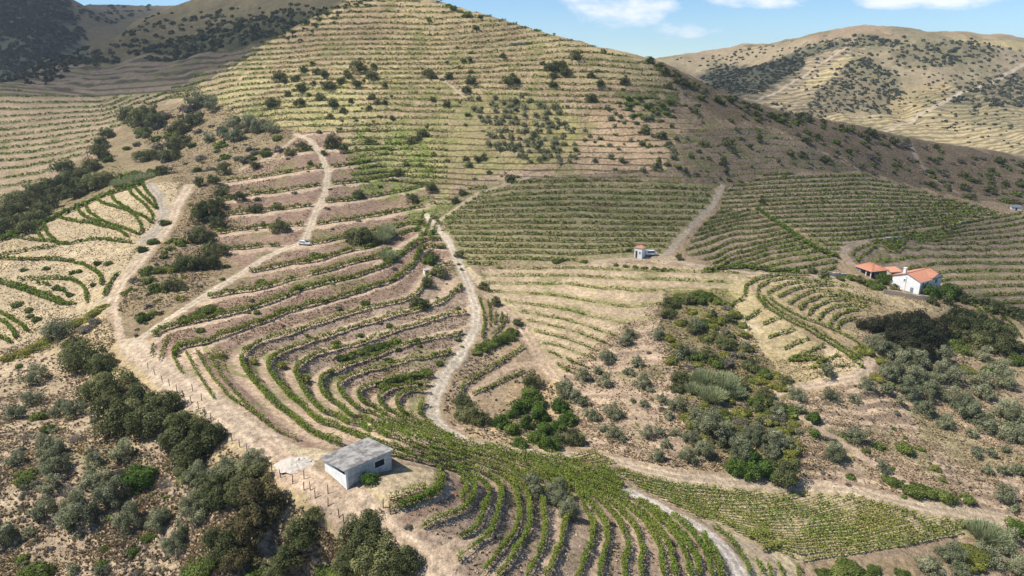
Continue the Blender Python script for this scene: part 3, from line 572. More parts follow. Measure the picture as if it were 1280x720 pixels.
# ------------------------------------------------------------------ vine rows
def build_row(A, B, f, seed, line=None):
    """leaf cards along world segments A->B; returns mesh, origin"""
    r = np.random.default_rng(seed)
    L = np.hypot(*(B - A)[:, :2].T); ok = (L > 1e-3) & (L < 12)
    A = A[ok]; B = B[ok]; L = L[ok]
    if L.sum() < 1.5: return None
    mid = (A + B) / 2; D = np.linalg.norm(mid, axis=1)
    s = np.clip(f['leafpx'] * D / 684., .16, 1.0)                   # leaf clump size
    gapn = fbm(mid[:, 0] / 5, mid[:, 1] / 5, 91 + f['seed'], 3)
    keep = sstep(f['gap'] * .62 + .12, f['gap'] * .62 + .24, gapn)
    nw = np.interp(D, [84, 108], [f.get('nearw', 1.0), 1.0]); rate = 4.6 * nw ** 1.5 * f['dens'] * f['w'] * f['h'] / (s * s) * (.16 + .84 * keep)
    n = r.poisson(rate * L); i = np.repeat(np.arange(len(L)), n); n = len(i)
    if n < 12: return None
    t = r.random(n)[:, None]; p = A[i] + (B[i] - A[i]) * t
    d = (B - A)[i]; d = d / np.linalg.norm(d, axis=1)[:, None]; nr = np.stack([-d[:, 1], d[:, 0], 0 * d[:, 0]], 1)
    vig = (.45 + 1.0 * fbm(p[:, 0] / 1.5, p[:, 1] / 1.5, 7, 2))
    hh = f['h'] * vig * (.5 + .5 * nw[i])
    z = r.beta(1.6, 1.3, n) * hh + .1; wid = nw[i] * f['w'] * (.55 + .6 * np.sin(np.clip(z / hh, 0, 1) * 2.6)) * vig
    p = p + nr * (r.uniform(-1, 1, n) * wid * .55)[:, None]; p[:, 2] += z
    s = s[i] * r.uniform(.65, 1.3, n)
    nor = r.normal(size=(n, 3)); nor[:, 2] = np.abs(nor[:, 2]) + .5; nor /= np.linalg.norm(nor, axis=1)[:, None]
    a = np.cross(nor, r.normal(size=(n, 3))); a /= np.linalg.norm(a, axis=1)[:, None]; b = np.cross(nor, a)
    a *= (s * .5)[:, None]; b *= (s * .5)[:, None]
    V = np.stack([p - a - b * .3, p + b * .9 - a * .1, p + a * 1.05 + b * .2, p - b + a * .2], 1).reshape(-1, 3)
    Fq = np.arange(n * 4).reshape(-1, 4)
    yel = np.clip(f['yellow'] * 1.3 * fbm(p[:, 0] / 7, p[:, 1] / 7, 13 + f['seed'], 3) ** 1.0 + r.normal(0, .16, n), 0, 1)[:, None]
    g = np.array([.102, .180, .026]); y = np.array([.33, .31, .075]); br = np.array([.22, .155, .085])
    lc = g * (1 - yel) + y * yel; bm = (r.random(n) < (.20 - .16 * f['lush']))[:, None]
    lc = np.where(bm, br, lc) * r.uniform(.7, 1.35, n)[:, None]
    lc = np.repeat(lc, 4, 0)
    # woody cordon along the row: a thin square rail from end to end
    k = len(line); q = line.copy(); q[:, 2] += f['h'] * .42; tg = np.gradient(q, axis=0); tg /= np.linalg.norm(tg, axis=1)[:, None] + 1e-9
    sd = np.stack([-tg[:, 1], tg[:, 0], 0 * tg[:, 0]], 1) * .03; up = np.array([0, 0, .03])
    ring = np.stack([q - sd - up, q + sd - up, q + sd + up, q - sd + up], 1).reshape(-1, 3)
    ii = np.arange(k - 1)[:, None] * 4
    fr = np.concatenate([np.concatenate([ii + e, ii + (e + 1) % 4, ii + 4 + (e + 1) % 4, ii + 4 + e], 1) for e in range(4)])
    Fq = np.concatenate([Fq, fr + len(V)]); V = np.concatenate([V, ring]); lc = np.concatenate([lc, np.tile(np.array([.11, .085, .06]), (len(ring), 1))])
    o = V.mean(0); o[2] = p[:, 2].min()
    me = raw_mesh('vine_row', V - o, Fq); point_color(me, lc)
    st = []
    if D.mean() < 135 and f.get('stakes', True):                       # positions of wooden stakes, one each few metres
        acc_ = 0.0
        for k2 in range(1, len(line)):
            acc_ += np.linalg.norm(line[k2] - line[k2 - 1])
            if acc_ > 5.5: acc_ = 0.0; st.append(line[k2] - o)
    return me, o, st[:90]
def isoline(f, level):
    U = f.U - level; s = U > 0
    c = s[:-1, :-1].astype(int) + s[:-1, 1:] + s[1:, 1:] + s[1:, :-1]
    r, k = np.nonzero((c > 0) & (c < 4)); Aq = []; 
    if not len(r): return None
    x = f.gx[k]; y = f.gy[r]; v = [U[r, k], U[r, k + 1], U[r + 1, k + 1], U[r + 1, k]]
    cx = [(x, y), (x + 2, y), (x + 2, y + 2), (x, y + 2)]
    pts = []; has = []
    for e in range(4):
        a, b = v[e], v[(e + 1) % 4]; h = (a > 0) != (b > 0); t = np.where(h, a / np.where(h, a - b, 1), 0)
        pts.append(np.stack([cx[e][0] + (cx[(e + 1) % 4][0] - cx[e][0]) * t, cx[e][1] + (cx[(e + 1) % 4][1] - cx[e][1]) * t], -1)); has.append(h)
    has = np.array(has); pts = np.array(pts)
    two = has.sum(0) == 2; has = has[:, two]; pts = pts[:, two]
    first = has.argmax(0); last = 3 - has[::-1].argmax(0); j = np.arange(pts.shape[1])
    return pts[first, j], pts[last, j]
def road_mask(px, py):
    th, el = cast(px, py); return samp(ROAD, th, el) < .5
ROWS = []          # (size in the picture, mesh, origin, label, group)
def chains(a, b):
    """split marching-squares segments into ordered polylines"""
    key = {}; nxt = {}
    for i in range(len(a)):
        for p in (a[i], b[i]): key.setdefault((round(p[0] * 50), round(p[1] * 50)), []).append(i)
    seen = np.zeros(len(a), bool); out = []
    def ends(i): return [(round(p[0] * 50), round(p[1] * 50)) for p in (a[i], b[i])]
    def walk(i, k):
        line = []
        while True:
            line.append(k); c = [j for j in key[k] if not seen[j]]
            if not c: return line
            j = c[0]; seen[j] = True; e = ends(j); k = e[1] if e[0] == k else e[0]
    for i in range(len(a)):
        if seen[i]: continue
        seen[i] = True; e0, e1 = ends(i)
        l1 = walk(i, e1); l0 = walk(i, e0)
        out.append(np.array(l0[::-1] + l1, float) / 50.)
    return out
def add_line(q, kw, label, group, seed):
    if kw.get('cut_roads', True):
        m = road_mask(q[:, 0], q[:, 1]); runs = []; cur = []
        for p, ok in zip(q, m):
            if ok: cur.append(p)
            elif cur: runs.append(np.array(cur)); cur = []
        if cur: runs.append(np.array(cur))
    else: runs = [q]
    out = []
    for r in runs:
        if len(r) < 2 or np.hypot(*np.diff(r, axis=0).T).sum() < kw.get('minpx', 12): continue
        W = to_world(r[:, 0], r[:, 1]); jump = np.hypot(*np.diff(W, axis=0)[:, :2].T) > kw.get('jump', 9)
        st = [0] + list(np.nonzero(jump)[0] + 1) + [len(r)]
        for i0, i1 in zip(st[:-1], st[1:]):
            if i1 - i0 < 3: continue
            g = build_row(W[i0:i1 - 1], W[i0 + 1:i1], kw, seed + len(out) * 13, line=W[i0:i1])
            if g is not None: out.append((np.hypot(*np.diff(r[i0:i1], axis=0).T).sum(), r[i0:i1].mean(0), *g))
    return out
def queue(runs, label, group):
    runs = sorted(runs, key=lambda t: t[1][0]); n = len(runs)
    nm = {1: [''], 2: [', left stretch', ', right stretch'], 3: [', left stretch', ', middle stretch', ', right stretch']}
    for i, (ln, c, me, o, st) in enumerate(runs):
        ROWS.append((ln, me, (o, st), label + (nm[n][i] if n <= 3 else ', %s stretch' % ordinal(i + 1)), group))
for f in FIELDS:
    if not f.offs: continue
    lo = int(np.floor(f.U.min())) - 1; hi = int(np.ceil(f.U.max())) + 1; k = 0
    vp = P(f.vpoly) if f.vpoly else f.poly
    for L in range(lo, hi + 1):
        offs = (-.2, .2) if f.name == 'HN' and L >= 4 else f.offs
        for of in offs:
            q = isoline(f, L + of)
            if q is None: continue
            mid = (q[0] + q[1]) / 2
            ins = inpoly(f.poly, mid[:, 0], mid[:, 1]) & inpoly(vp, mid[:, 0], mid[:, 1])
            if f.name == 'HN' and len(offs) == 2 and of < 0: ins &= (mid[:, 0] > 575) & (mid[:, 1] > 588)
            if f.name == 'HN' and len(offs) == 2 and of > 0 : ins &= np.ones(len(ins), bool)
            if ins.sum() < 4: continue
            runs = []
            for c in chains(q[0][ins], q[1][ins]): runs += add_line(c, dict(f.kw, h=1.65, w=1.0) if f.name == 'HN' and L < 4 else f.kw, '', '', 1000 + k * 7 + 500 * f.seed)
            if runs:
                k += 1; queue(runs, '%s vine row %s, %s from top' % (f.desc, f.place, ordinal(k)), 'vine rows ' + f.place)
for ti, (nm, place, desc, kw, s) in enumerate(TRACED):
    k0 = dict(FIELDS[0].kw); k0.update(leafpx=1.4, seed=40 + ti, vpoly=None, cut_roads=False, minpx=4, jump=22); k0.update(kw)
    for k, line in enumerate(s.split(';')):
        q = P(line); out = []
        for a, b in zip(q[:-1], q[1:]):
            m = max(int(np.hypot(*(b - a)) / 2), 1); out.append(a + (b - a) * (np.arange(m) / m)[:, None])
        out.append(q[-1:]); q = np.concatenate(out)
        for _ in range(3):
            if len(q) > 4: q[1:-1] = (q[:-2] + 2 * q[1:-1] + q[2:]) / 4
        queue(add_line(q, k0, '', '', 7000 + ti * 100 + k), '%s vine row %s, %s from top' % (desc, place, ordinal(k + 1)), 'vine rows ' + place)
STAKE = None
ROWS.sort(key=lambda t: -t[0])
for ln, me, o, label, group in ROWS[:298]:
    ro = tag(link('vine_row', me, M_vine, loc=o[0]), label, 'vine row', group)
    for s in o[1]:
        if STAKE is None:
            bm = bmesh.new(); bmesh.ops.create_cone(bm, cap_ends=True, segments=6, radius1=.05, radius2=.035, depth=1.9); bmesh.ops.translate(bm, verts=bm.verts, vec=(0, 0, .75)); STAKE = bpy.data.meshes.new('stake'); bm.to_mesh(STAKE); bm.free()
        so = link('stake', STAKE, M_bark, parent=ro, loc=s); so.rotation_euler = (random.uniform(-.07, .07), random.uniform(-.07, .07), 0)
print('vine rows', len(ROWS))
if len(ROWS) > 298:
    V = []; Fq = []; C = []; n = 0
    for ln, me, o, label, group in ROWS[298:]:
        v = np.empty(len(me.vertices) * 3, np.float32); me.vertices.foreach_get('co', v); c = np.empty(len(me.vertices) * 4, np.float32); me.color_attributes['Col'].data.foreach_get('color', c)
        l = np.empty(len(me.loops), np.int32); me.loops.foreach_get('vertex_index', l)
        V.append(v.reshape(-1, 3) + o[0]); C.append(c.reshape(-1, 4)[:, :3]); Fq.append(l.reshape(-1, 4) + n); n += len(v) // 3; bpy.data.meshes.remove(me)
    me = raw_mesh('short_vine_rows', np.concatenate(V), np.concatenate(Fq)); point_color(me, np.concatenate(C))
    tag(link('short_vine_rows', me, M_vine), 'short stretches of vine row scattered between the longer rows', 'vines', kind='stuff')
# ------------------------------------------------------------------ trees and bushes
def crown_mesh(seed, n, lobes, lobe_r, leaf, flat=.85, low=.0, up=.35, blades=False, hang=0):
    """leaf cards spread over lumpy lobes; unit radius, base at z=0"""
    r = np.random.default_rng(seed)
    if blades:
        a = r.random(n) * 2 * np.pi; rad = np.sqrt(r.random(n)) * .6; tilt = r.uniform(.05, .75, n); L = r.uniform(.5, 1.25, n)
        p0 = np.stack([np.cos(a) * rad, np.sin(a) * rad, r.uniform(0, .35, n)], 1); b = a + r.normal(0, .7, n)
        d = np.stack([np.cos(b) * np.sin(tilt), np.sin(b) * np.sin(tilt), np.cos(tilt)], 1); p1 = p0 + d * L[:, None]; p1[:, 2] -= .25 * tilt * L
        sd = np.cross(d, r.normal(size=(n, 3))); sd /= np.linalg.norm(sd, axis=1)[:, None]; sd *= leaf * .5
        V = np.stack([p0 - sd * .6, p0 + sd * .6, p1 + sd * .5, p1 - sd * .5], 1).reshape(-1, 3)
        tone = np.repeat(np.clip(.5 + r.normal(0, .25, n), 0, 1), 4)
    else:
        # lobe centres over the upper shell of a squashed ball, of unequal size
        c = []; lr = []
        while len(c) < lobes:
            v = r.normal(size=3); v /= np.linalg.norm(v)
            if v[2] < -.35 + low * .3: continue
            q = v * (1 - lobe_r * .95) * r.uniform(.45, 1.22); c.append(q); lr.append(lobe_r * r.uniform(.6, 1.35))
        c = np.array(c); lr = np.array(lr); c[:, :2] += r.normal(0, .07, (lobes, 2)); c[:, 0] *= r.uniform(.9, 1.2)
        i = r.choice(lobes, n, p=lr ** 2 / (lr ** 2).sum())
        v = r.normal(size=(n, 3)); v /= np.linalg.norm(v, axis=1)[:, None]
        rr = lr[i] * r.uniform(.55, 1.04, n) ** .6
        p = c[i] + v * rr[:, None]
        keep = (r.random(n) < .30 + .9 * np.clip(v[:, 2] * .6 + .55, 0, 1)); p = p[keep]; v = v[keep]; i = i[keep]; n = len(p)
        p[:, 2] = p[:, 2] * flat; zmin = np.percentile(p[:, 2], 2); p[:, 2] += -zmin + up; p[:, 2] = np.maximum(p[:, 2], .03)
        nor = v + r.normal(0, .42, (n, 3)) + np.array([0, 0, .3]); nor /= np.linalg.norm(nor, axis=1)[:, None]
        a = np.cross(nor, r.normal(size=(n, 3))); a /= np.linalg.norm(a, axis=1)[:, None]; b = np.cross(nor, a); b[:, 2] -= hang; s = leaf * r.uniform(.6, 1.35, n)[:, None]
        a *= s * .5; b *= s * .62
        V = np.stack([p - a - b * .2, p + b - a * .15, p + a + b * .15, p - b + a * .1], 1).reshape(-1, 3)
        lobe_t = r.normal(0, .22, lobes)
        tone = np.repeat(np.clip(.42 + lobe_t[i] + r.normal(0, .2, n), 0, 1), 4)
    V = V[:, :3]; me = raw_mesh('crown', V, np.arange(len(V)).reshape(-1, 4))
    at = me.attributes.new('tone', 'FLOAT', 'POINT'); at.data.foreach_set('value', tone.astype(np.float32))
    return me
def trunk_mesh(seed, h, r0, limbs=4):
    r = random.Random(seed); bm = bmesh.new()
    def limb(p, q, a, b):
        d = (q - p); n = 7; up = Vector((0, 0, 1)) if abs(d.normalized().z) < .9 else Vector((1, 0, 0)); x = d.cross(up).normalized(); y = d.cross(x).normalized()
        rings = []
        for t in (0, .35, .7, 1):
            c = p + d * t + x * (math.sin(t * 3) * .04); rr = a + (b - a) * t
            rings.append([bm.verts.new(c + (x * math.cos(k * 2 * math.pi / n) + y * math.sin(k * 2 * math.pi / n)) * rr) for k in range(n)])
        for A, B in zip(rings[:-1], rings[1:]):
            for k in range(n): bm.faces.new((A[k], A[(k + 1) % n], B[(k + 1) % n], B[k]))
        bm.faces.new(rings[-1])
    top = Vector((r.uniform(-.06, .06), r.uniform(-.06, .06), h)); limb(Vector((0, 0, -.25)), top, r0 * 1.25, r0 * .8)
    for k in range(limbs):
        a = k * 2 * math.pi / limbs + r.uniform(-.4, .4)
        limb(top - Vector((0, 0, .06)), top + Vector((math.cos(a) * .45, math.sin(a) * .45, r.uniform(.35, .6))), r0 * .6, r0 * .2)
    me = bpy.data.meshes.new('trunk'); bm.to_mesh(me); bm.free()
    for p in me.polygons: p.use_smooth = True
    return me
KINDS = {  # dark, light, builder kwargs, trunk height, radius
 'oak':    ((.060, .070, .030), (.235, .245, .105), dict(lobes=40, lobe_r=.27, leaf=.078, flat=.92, up=.16), .35, .075, .22),
 'dark_oak': ((.026, .030, .018), (.075, .080, .044), dict(lobes=40, lobe_r=.28, leaf=.08, flat=.95, up=.16), .35, .08, .18),
 'brown_oak': ((.075, .066, .032), (.205, .175, .085), dict(lobes=40, lobe_r=.27, leaf=.078, flat=.92, up=.16), .35, .075, .18),
 'olive':  ((.115, .128, .066), (.36, .37, .225), dict(lobes=34, lobe_r=.26, leaf=.072, flat=1.0, up=.22, hang=.25), .42, .075, .2),
 'bush':   ((.068, .096, .024), (.225, .270, .075), dict(lobes=20, lobe_r=.40, leaf=.10, flat=.75, low=1, up=.02), .2, .05, .25),
 'citrus': ((.045, .085, .018), (.175, .245, .060), dict(lobes=22, lobe_r=.38, leaf=.10, flat=.85, up=.10), .3, .05, .16),
 'yellow_bush': ((.12, .13, .028), (.345, .335, .088), dict(lobes=20, lobe_r=.40, leaf=.10, flat=.65, low=1, up=.02), .2, .04, .2),
 'grey_bush': ((.11, .10, .08), (.27, .24, .18), dict(lobes=20, lobe_r=.38, leaf=.08, flat=.7, low=1, up=.02), .2, .04, .2),
 'dead':   ((.17, .15, .13), (.40, .37, .33), dict(blades=True, lobes=0, lobe_r=0, leaf=.03), .1, .03, .15),
 'reed':   ((.17, .20, .085), (.44, .47, .27), dict(blades=True, lobes=0, lobe_r=0, leaf=.055), .1, .02, .15)}
CATS = {'oak': 'oak tree', 'dark_oak': 'oak tree', 'brown_oak': 'oak tree', 'olive': 'olive tree', 'bush': 'bush', 'citrus': 'citrus tree', 'yellow_bush': 'bush', 'grey_bush': 'bush', 'reed': 'reeds', 'dead': 'dead bush'}
OBJN = {'oak': 'oak_tree', 'dark_oak': 'oak_tree', 'brown_oak': 'oak_tree', 'olive': 'olive_tree', 'bush': 'green_bush', 'citrus': 'citrus_tree', 'yellow_bush': 'yellow_bush', 'grey_bush': 'dry_bush', 'reed': 'reed_clump', 'dead': 'dead_bush'}
WORD = {'oak': 'dark green round oak', 'dark_oak': 'blackish green oak', 'brown_oak': 'brown-tinged oak', 'olive': 'grey-green olive tree', 'bush': 'green bush', 'citrus': 'bright green citrus tree',
        'yellow_bush': 'yellow-green bush', 'grey_bush': 'dry grey-brown bush', 'reed': 'pale feathery reed clump', 'dead': 'bare grey dead bush'}
LODS = ((34, 9500, .72, 4), (17, 3600, 1.0, 4), (9, 1000, 1.95, 4), (0, 340, 3.3, 5))
PROTO = {}
def proto(kind, lod, v):
    k = (kind, lod, v)
    if k not in PROTO:
        dk, lt, kw, th, tr, var = KINDS[kind]; px, n, ls, _ = LODS[lod]; q = dict(kw); q['leaf'] = kw['leaf'] * ls
        if kind in ('reed', 'dead'): n //= 3 if kind == 'reed' else 16
        me = crown_mesh(hash(kind) % 1 + sum(map(ord, kind)) + lod * 50 + v * 7, n, **q)
        mname = 'leaves_' + kind; mat = bpy.data.materials.get(mname) or crown_mat(mname, dk, lt, .28, var)
        me.materials.append(mat)
        tk = ('trunk', kind, v)
        if tk not in PROTO: PROTO[tk] = trunk_mesh(v * 3 + len(kind), th, tr); PROTO[tk].materials.append(M_bark)
        if lod == 3:                                                      # far away: crown and trunk in one mesh
            bm = bmesh.new(); bm.from_mesh(me); nv = len(bm.faces); bm.from_mesh(PROTO[tk]); bm.faces.ensure_lookup_table()
            for f in bm.faces[nv:]: f.material_index = 1
            me.materials.append(M_bark); bm.to_mesh(me); bm.free()
        PROTO[k] = (me, PROTO[tk])
    return PROTO[k]
SMALL = []
def put_tree(kind, px, py, w, label, group, flat=1.0):
    small = OBJN[kind] == 'green_bush' and w < 8.6
    lod = next(i for i, l in enumerate(LODS) if w >= l[0]); v = random.randrange(LODS[lod][3])
    th, tau = ray(px, py); dep = math.atan(-float(tau)); base = py + .34 * w * max(math.cos(dep), .3)
    p = wpt(px, base); dist = p.length; r = w / 2 * dist / F * (.98 if w < 28 else .86)
    crown, trunk = proto(kind, lod, v); sx = r * random.uniform(.93, 1.07); sz = r * random.uniform(.95, 1.2) * flat
    if small:
        SMALL.append((crown, p - Vector((0, 0, .12 * r)), sx, sz, random.uniform(0, 6.28))); return
    if lod == 3:
        o = link(OBJN[kind], crown)
    else:
        o = bpy.data.objects.new(OBJN[kind], None); col.objects.link(o); o.empty_display_size = .3
        for nm, me in (('crown', crown), ('trunk', trunk)): link('foliage' if (nm == 'crown' and kind in ('reed', 'dead')) else nm, me, parent=o)
    o.location = p - Vector((0, 0, .12 * r)); o.scale = (sx, sx, sz); o.rotation_euler.z = random.uniform(0, 6.28)
    return tag(o, label, CATS[kind], group)
SECTIONS = []
def trees(kind, place, s, flat=1.0, share=False):
    """list of px,py,width; labels by size and by place"""
    L = [tuple(float(v) for v in t.split(',')) for t in s.split()]; L.sort(); n = len(L)
    for i, (x, y, w) in enumerate(L):
        if share or n > 40: lab = '%s %s' % (WORD[kind], place)
        elif n == 1: lab = '%s %s' % (WORD[kind], place)
        elif n == 2: lab = '%s %s, %s one of two' % (WORD[kind], place, ('left', 'right')[i])
        else: lab = '%s %s, %s' % (WORD[kind], place, 'leftmost' if i == 0 else 'rightmost' if i == n - 1 else ordinal(i + 1) + ' from the left')
        put_tree(kind, x, y, w, lab, None if n == 1 else WORD[kind] + 's ' + place, flat)
def scatter(kind_w, place, poly, n, w0, w1, seed, sep=.55, flat=1.0):
    q = P(poly); r = random.Random(seed); lo = q.min(0); hi = q.max(0); pts = []; tries = 0
    while len(pts) < n and tries < n * 80:
        tries += 1; x = r.uniform(lo[0], hi[0]); y = r.uniform(lo[1], hi[1]); w = w0 + (w1 - w0) * r.random() ** 1.6
        if not inpoly(q, np.array([x]), np.array([y]))[0]: continue
        if any(math.hypot(x - a, (y - b) * 1.5) < sep * (w + c) / 2 for a, b, c, _ in pts): continue
        k = r.choices([k for k, _ in kind_w], [p for _, p in kind_w])[0]; pts.append((x, y, w, k))
    for k, _ in kind_w:
        L = [p for p in pts if p[3] == k]
        for x, y, w, _ in L: put_tree(k, x, y, w, '%s %s' % (WORD[k], place), WORD[k] + 's ' + place, flat)
# --- near left slope
trees('olive', 'on the dry near slope', '47,469,30 41,499,22 19,516,26 75,510,30 95,512,30 62,557,36 22,574,20 69,579,34 118,575,22 118,598,32 64,606,24 98,641,46 56,636,30 142,615,40 161,647,38 199,647,36 154,562,32 219,677,36 9,671,34')
trees('bush', 'on the dry near slope', '60,536,18 32,596,20 128,703,14 169,686,14 43,714,44 50,520,16')
trees('citrus', 'standing alone on the dry near slope', '176,589,44')
trees('oak', 'in the long thicket below the track', '105,441,54 128,452,40 95,425,32 140,478,58 118,490,40 150,519,64 172,492,48 188,523,60 210,504,46 232,527,56 244,557,62 262,540,46 238,582,44 215,548,34')
trees('yellow_bush', 'in front of the oak thicket', '121,478,30 168,505,22', .9)
trees('olive', 'between the oaks beside the track', '251,592,42 285,580,40 247,634,46 315,572,40 258,620,36')
trees('oak', 'in the clump left of the shed', '272,609,58 318,586,50 300,612,44 379,660,58 360,690,50 345,705,40 281,679,54 395,640,24')
trees('brown_oak', 'in the clump left of the shed', '330,618,66 311,655,60 325,640,50 300,690,46')
trees('bush', 'at the lower edge below the clump', '248,709,48 420,716,34 405,705,28 265,700,30 320,712,30', .9)
trees('oak', 'at the corner below the shed yard', '475,682,72 447,675,56 505,700,50 460,652,48 438,700,46 490,706,44')
trees('citrus', 'against the front wall of the shed', '462,594,31')
trees('olive', 'between the lower terraces', '663,604,36 672,616,30 695,607,34 702,624,36 711,638,34')
trees('grey_bush', 'between the lower terrace rows', '550,585,14 600,632,10 625,672,15 510,657,10 556,594,12 766,655,10 840,678,11')
trees('dead', 'on the dry near slope', '207,603,20 94,547,18 86,613,18 160,680,16 35,545,16 228,650,15', .8)
# --- valley grove and centre
trees('citrus', 'in the lush grove by the valley track', '666,492,42 650,508,30 625,525,26 641,534,26 658,528,24 672,514,34 680,534,34 648,551,24 685,551,34 700,504,30 698,530,26 711,522,26 640,517,18 670,545,24')
trees('oak', 'around the lush grove', '719,544,34 664,474,28 588,512,42 578,498,28 600,522,26 700,545,30')
trees('olive', 'around the lush grove', '705,484,40 720,494,26 730,467,28')
trees('olive', 'on the pink slope right of the grove', '730,502,16 741,517,22 766,514,26 769,542,24 756,535,14 809,540,20 822,568,20 833,553,16 824,540,14 859,570,22 756,476,20 747,463,14 786,463,16 803,476,24 797,454,16 827,499,16 822,415,22 758,443,26 781,424,20 788,416,18 797,449,14 835,518,14 805,505,12 812,486,12 844,540,14 790,500,10')
trees('oak', 'along the upper central road', '524,375,26 604,357,16 619,376,16 647,402,18 539,316,24 550,336,28 535,353,18 574,317,14 449,290,40 470,294,28 460,298,22')
trees('citrus', 'beside the upper bend of the central road', '537,323,20')
trees('reed', 'among the red terraces', '484,288,30 478,296,22 486,318,22')
trees('bush', 'scattered on the red terraces', '456,376,14 424,383,10 420,426,12 450,417,10 486,404,10 486,447,14 499,312,14 442,287,24 394,315,16 373,355,16 326,349,14 321,389,10 249,411,12 259,381,28 246,390,18 274,385,14 231,396,20 385,322,10 404,318,10 520,424,10 548,452,12 572,422,10 384,418,8', .9)
trees('bush', 'in the upper hedge across the red terraces', '426,444,16 437,440,16 449,436,18 461,432,18 472,429,18 483,426,18 494,422,16', .8)
trees('bush', 'in the lower hedge across the red terraces', '476,477,16 487,473,18 499,470,18 511,467,18 522,463,20 533,459,18', .8)
trees('bush', 'in the hedge beside the central road', '602,430,22 612,426,22 623,422,24 633,416,24 641,411,20 595,437,14', .8)
trees('yellow_bush', 'by the H-bend of the red terraces', '276,440,20 315,448,18 350,450,22 380,470,16 412,462,12', .7)
# --- left middle
trees('oak', 'in the scrub beside the left track', '262,261,36 274,276,24 251,289,38 232,325,36 262,323,34 266,305,32 217,355,24 250,270,22 248,328,26 270,252,24 280,312,22')
trees('bush', 'in the scrub beside the left track', '184,336,20 195,359,20 202,334,18 178,310,14 206,276,14 180,392,20 192,300,14 226,300,14 205,318,12')
trees('yellow_bush', 'in the scrub beside the left track', '217,334,16 200,360,14')
trees('oak', 'on the slope beside the upper left track', '349,282,24 319,259,20 347,257,12 300,246,16 281,212,18 249,227,16 266,225,16 277,238,18 319,206,14 377,180,20 362,191,14 388,202,10 416,176,22 448,240,18 399,165,8 204,214,16 430,185,12 405,190,10')
trees('olive', 'at the head of the near thicket', '76,412,32 66,418,20')
trees('yellow_bush', 'in the hedge below the sandy spur', '47,428,30 35,436,26 92,398,26 106,394,26 120,386,22 60,420,24 15,444,22 130,380,16', .7)
trees('grey_bush', 'in the hedge below the sandy spur', '110,404,28 24,440,16 120,398,20', .7)
trees('bush', 'on the sandy spur', '30,336,9 58,335,8 90,340,8 100,338,9 85,348,8 122,328,10 136,328,10 117,356,9 22,378,12 37,386,10 38,394,9 46,399,10 88,368,9 76,360,9 70,358,9 178,310,12')
trees('oak', 'in the gully behind the sandy spur', '30,250,38 14,262,34 44,268,32 6,282,30 46,236,28 66,232,26 74,240,28 94,238,30 100,217,34 80,208,24 128,222,34 60,252,28 20,275,28 84,225,24 110,230,26 54,262,24 114,206,20 36,282,24')
trees('bush', 'behind the outer hedge of the sandy spur', '164,216,26 192,214,18 202,211,18')
trees('reed', 'behind the outer hedge of the sandy spur', '150,228,20 172,222,20 186,218,16', .7)
trees('oak', 'on the scrubby mound', '124,188,30 135,165,18 178,144,40 163,141,26 195,150,26 225,156,34 240,146,32 190,141,24 221,178,26 214,191,24 180,193,24 199,192,20 227,172,22 128,178,20')
trees('bush', 'on the scrubby mound', '217,165,24 135,197,14 159,184,10 176,163,14 196,170,14', .9)
trees('olive', 'on the scrubby mound', '292,154,22 311,150,26 330,154,26 341,160,18 296,167,24 281,165,16 262,172,16 244,127,24 256,124,22 266,132,18 320,160,18')
scatter([('grey_bush', 3), ('bush', 2)], 'low on the scrubby mound', '150,150 240,130 350,165 360,180 300,205 240,215 170,215', 60, 6, 18, 5)
trees('grey_bush', 'above the head of the left tracks', '300,193,18 320,186,18 282,200,18 262,207,16 335,183,14', .6)
# --- big hill
trees('oak', 'high on the big hill', '349,94,18 369,96,12 377,109,15 360,116,11 375,127,14 341,127,20 399,120,16 405,92,12 412,105,18 426,99,14 446,103,16 435,92,14 449,82,22 467,81,10 465,94,16 416,129,16 429,139,10 412,144,12 439,126,8 461,133,8 465,120,12 390,78,8 379,87,10 397,88,12 392,104,8 356,100,10 386,118,8 471,128,9 481,106,8 535,90,17 541,94,12 561,94,12 589,88,9 588,101,15 583,111,12 558,131,12', share=True)
trees('oak', 'beside the bare patch near the hilltop', '640,99,22 632,98,12 696,81,24 708,88,18 692,92,14 691,105,12 678,77,9 703,80,14 686,84,14 721,70,16 738,120,17 751,105,12 739,93,11 781,100,14 754,64,8 781,62,8')
trees('bush', 'along the crest of the big hill', '584,16,14 537,24,7 595,34,8 565,9,10 632,22,6 646,26,6 659,31,6 575,12,10 560,5,8 600,20,8 640,24,6 670,36,6 745,55,6')
trees('oak', 'on the middle of the big hill', '529,165,16 512,176,12 460,175,12 507,203,11 496,214,14 597,197,12 586,204,12 582,197,10 638,222,14 539,233,18 569,249,13 578,240,12 447,242,14 516,246,18 490,148,8 542,191,7 468,176,9 629,70,9 588,74,8 541,124,10 481,128,10 522,172,10 605,196,10')
scatter([('olive', 1)], 'in the olive grove on the big hill', '588,120 630,116 688,126 705,148 722,168 724,198 692,205 655,200 606,182 612,162 590,140', 115, 7.5, 10.5, 21, .62)
scatter([('olive', 3), ('bush', 1)], 'right of the olive grove', '725,130 790,140 840,150 850,205 800,214 735,205', 34, 6, 11, 22, .8)
trees('oak', 'on the right shoulder of the big hill', '812,75,13 831,88,14 835,105,14 846,101,12 806,161,16 826,167,16 802,178,10 877,178,9 869,139,10 911,180,16 948,172,10 926,173,8 937,182,8 905,199,10 904,204,10 907,214,9 918,191,8 856,214,10 1030,199,14 987,191,12 1002,193,12 834,204,10 822,206,10 886,197,8 874,188,8 952,251,9')
scatter([('bush', 1)], 'in the dark green patch on the shoulder', '770,122 820,116 850,130 838,148 792,146', 24, 8, 14, 23, .5, .7)
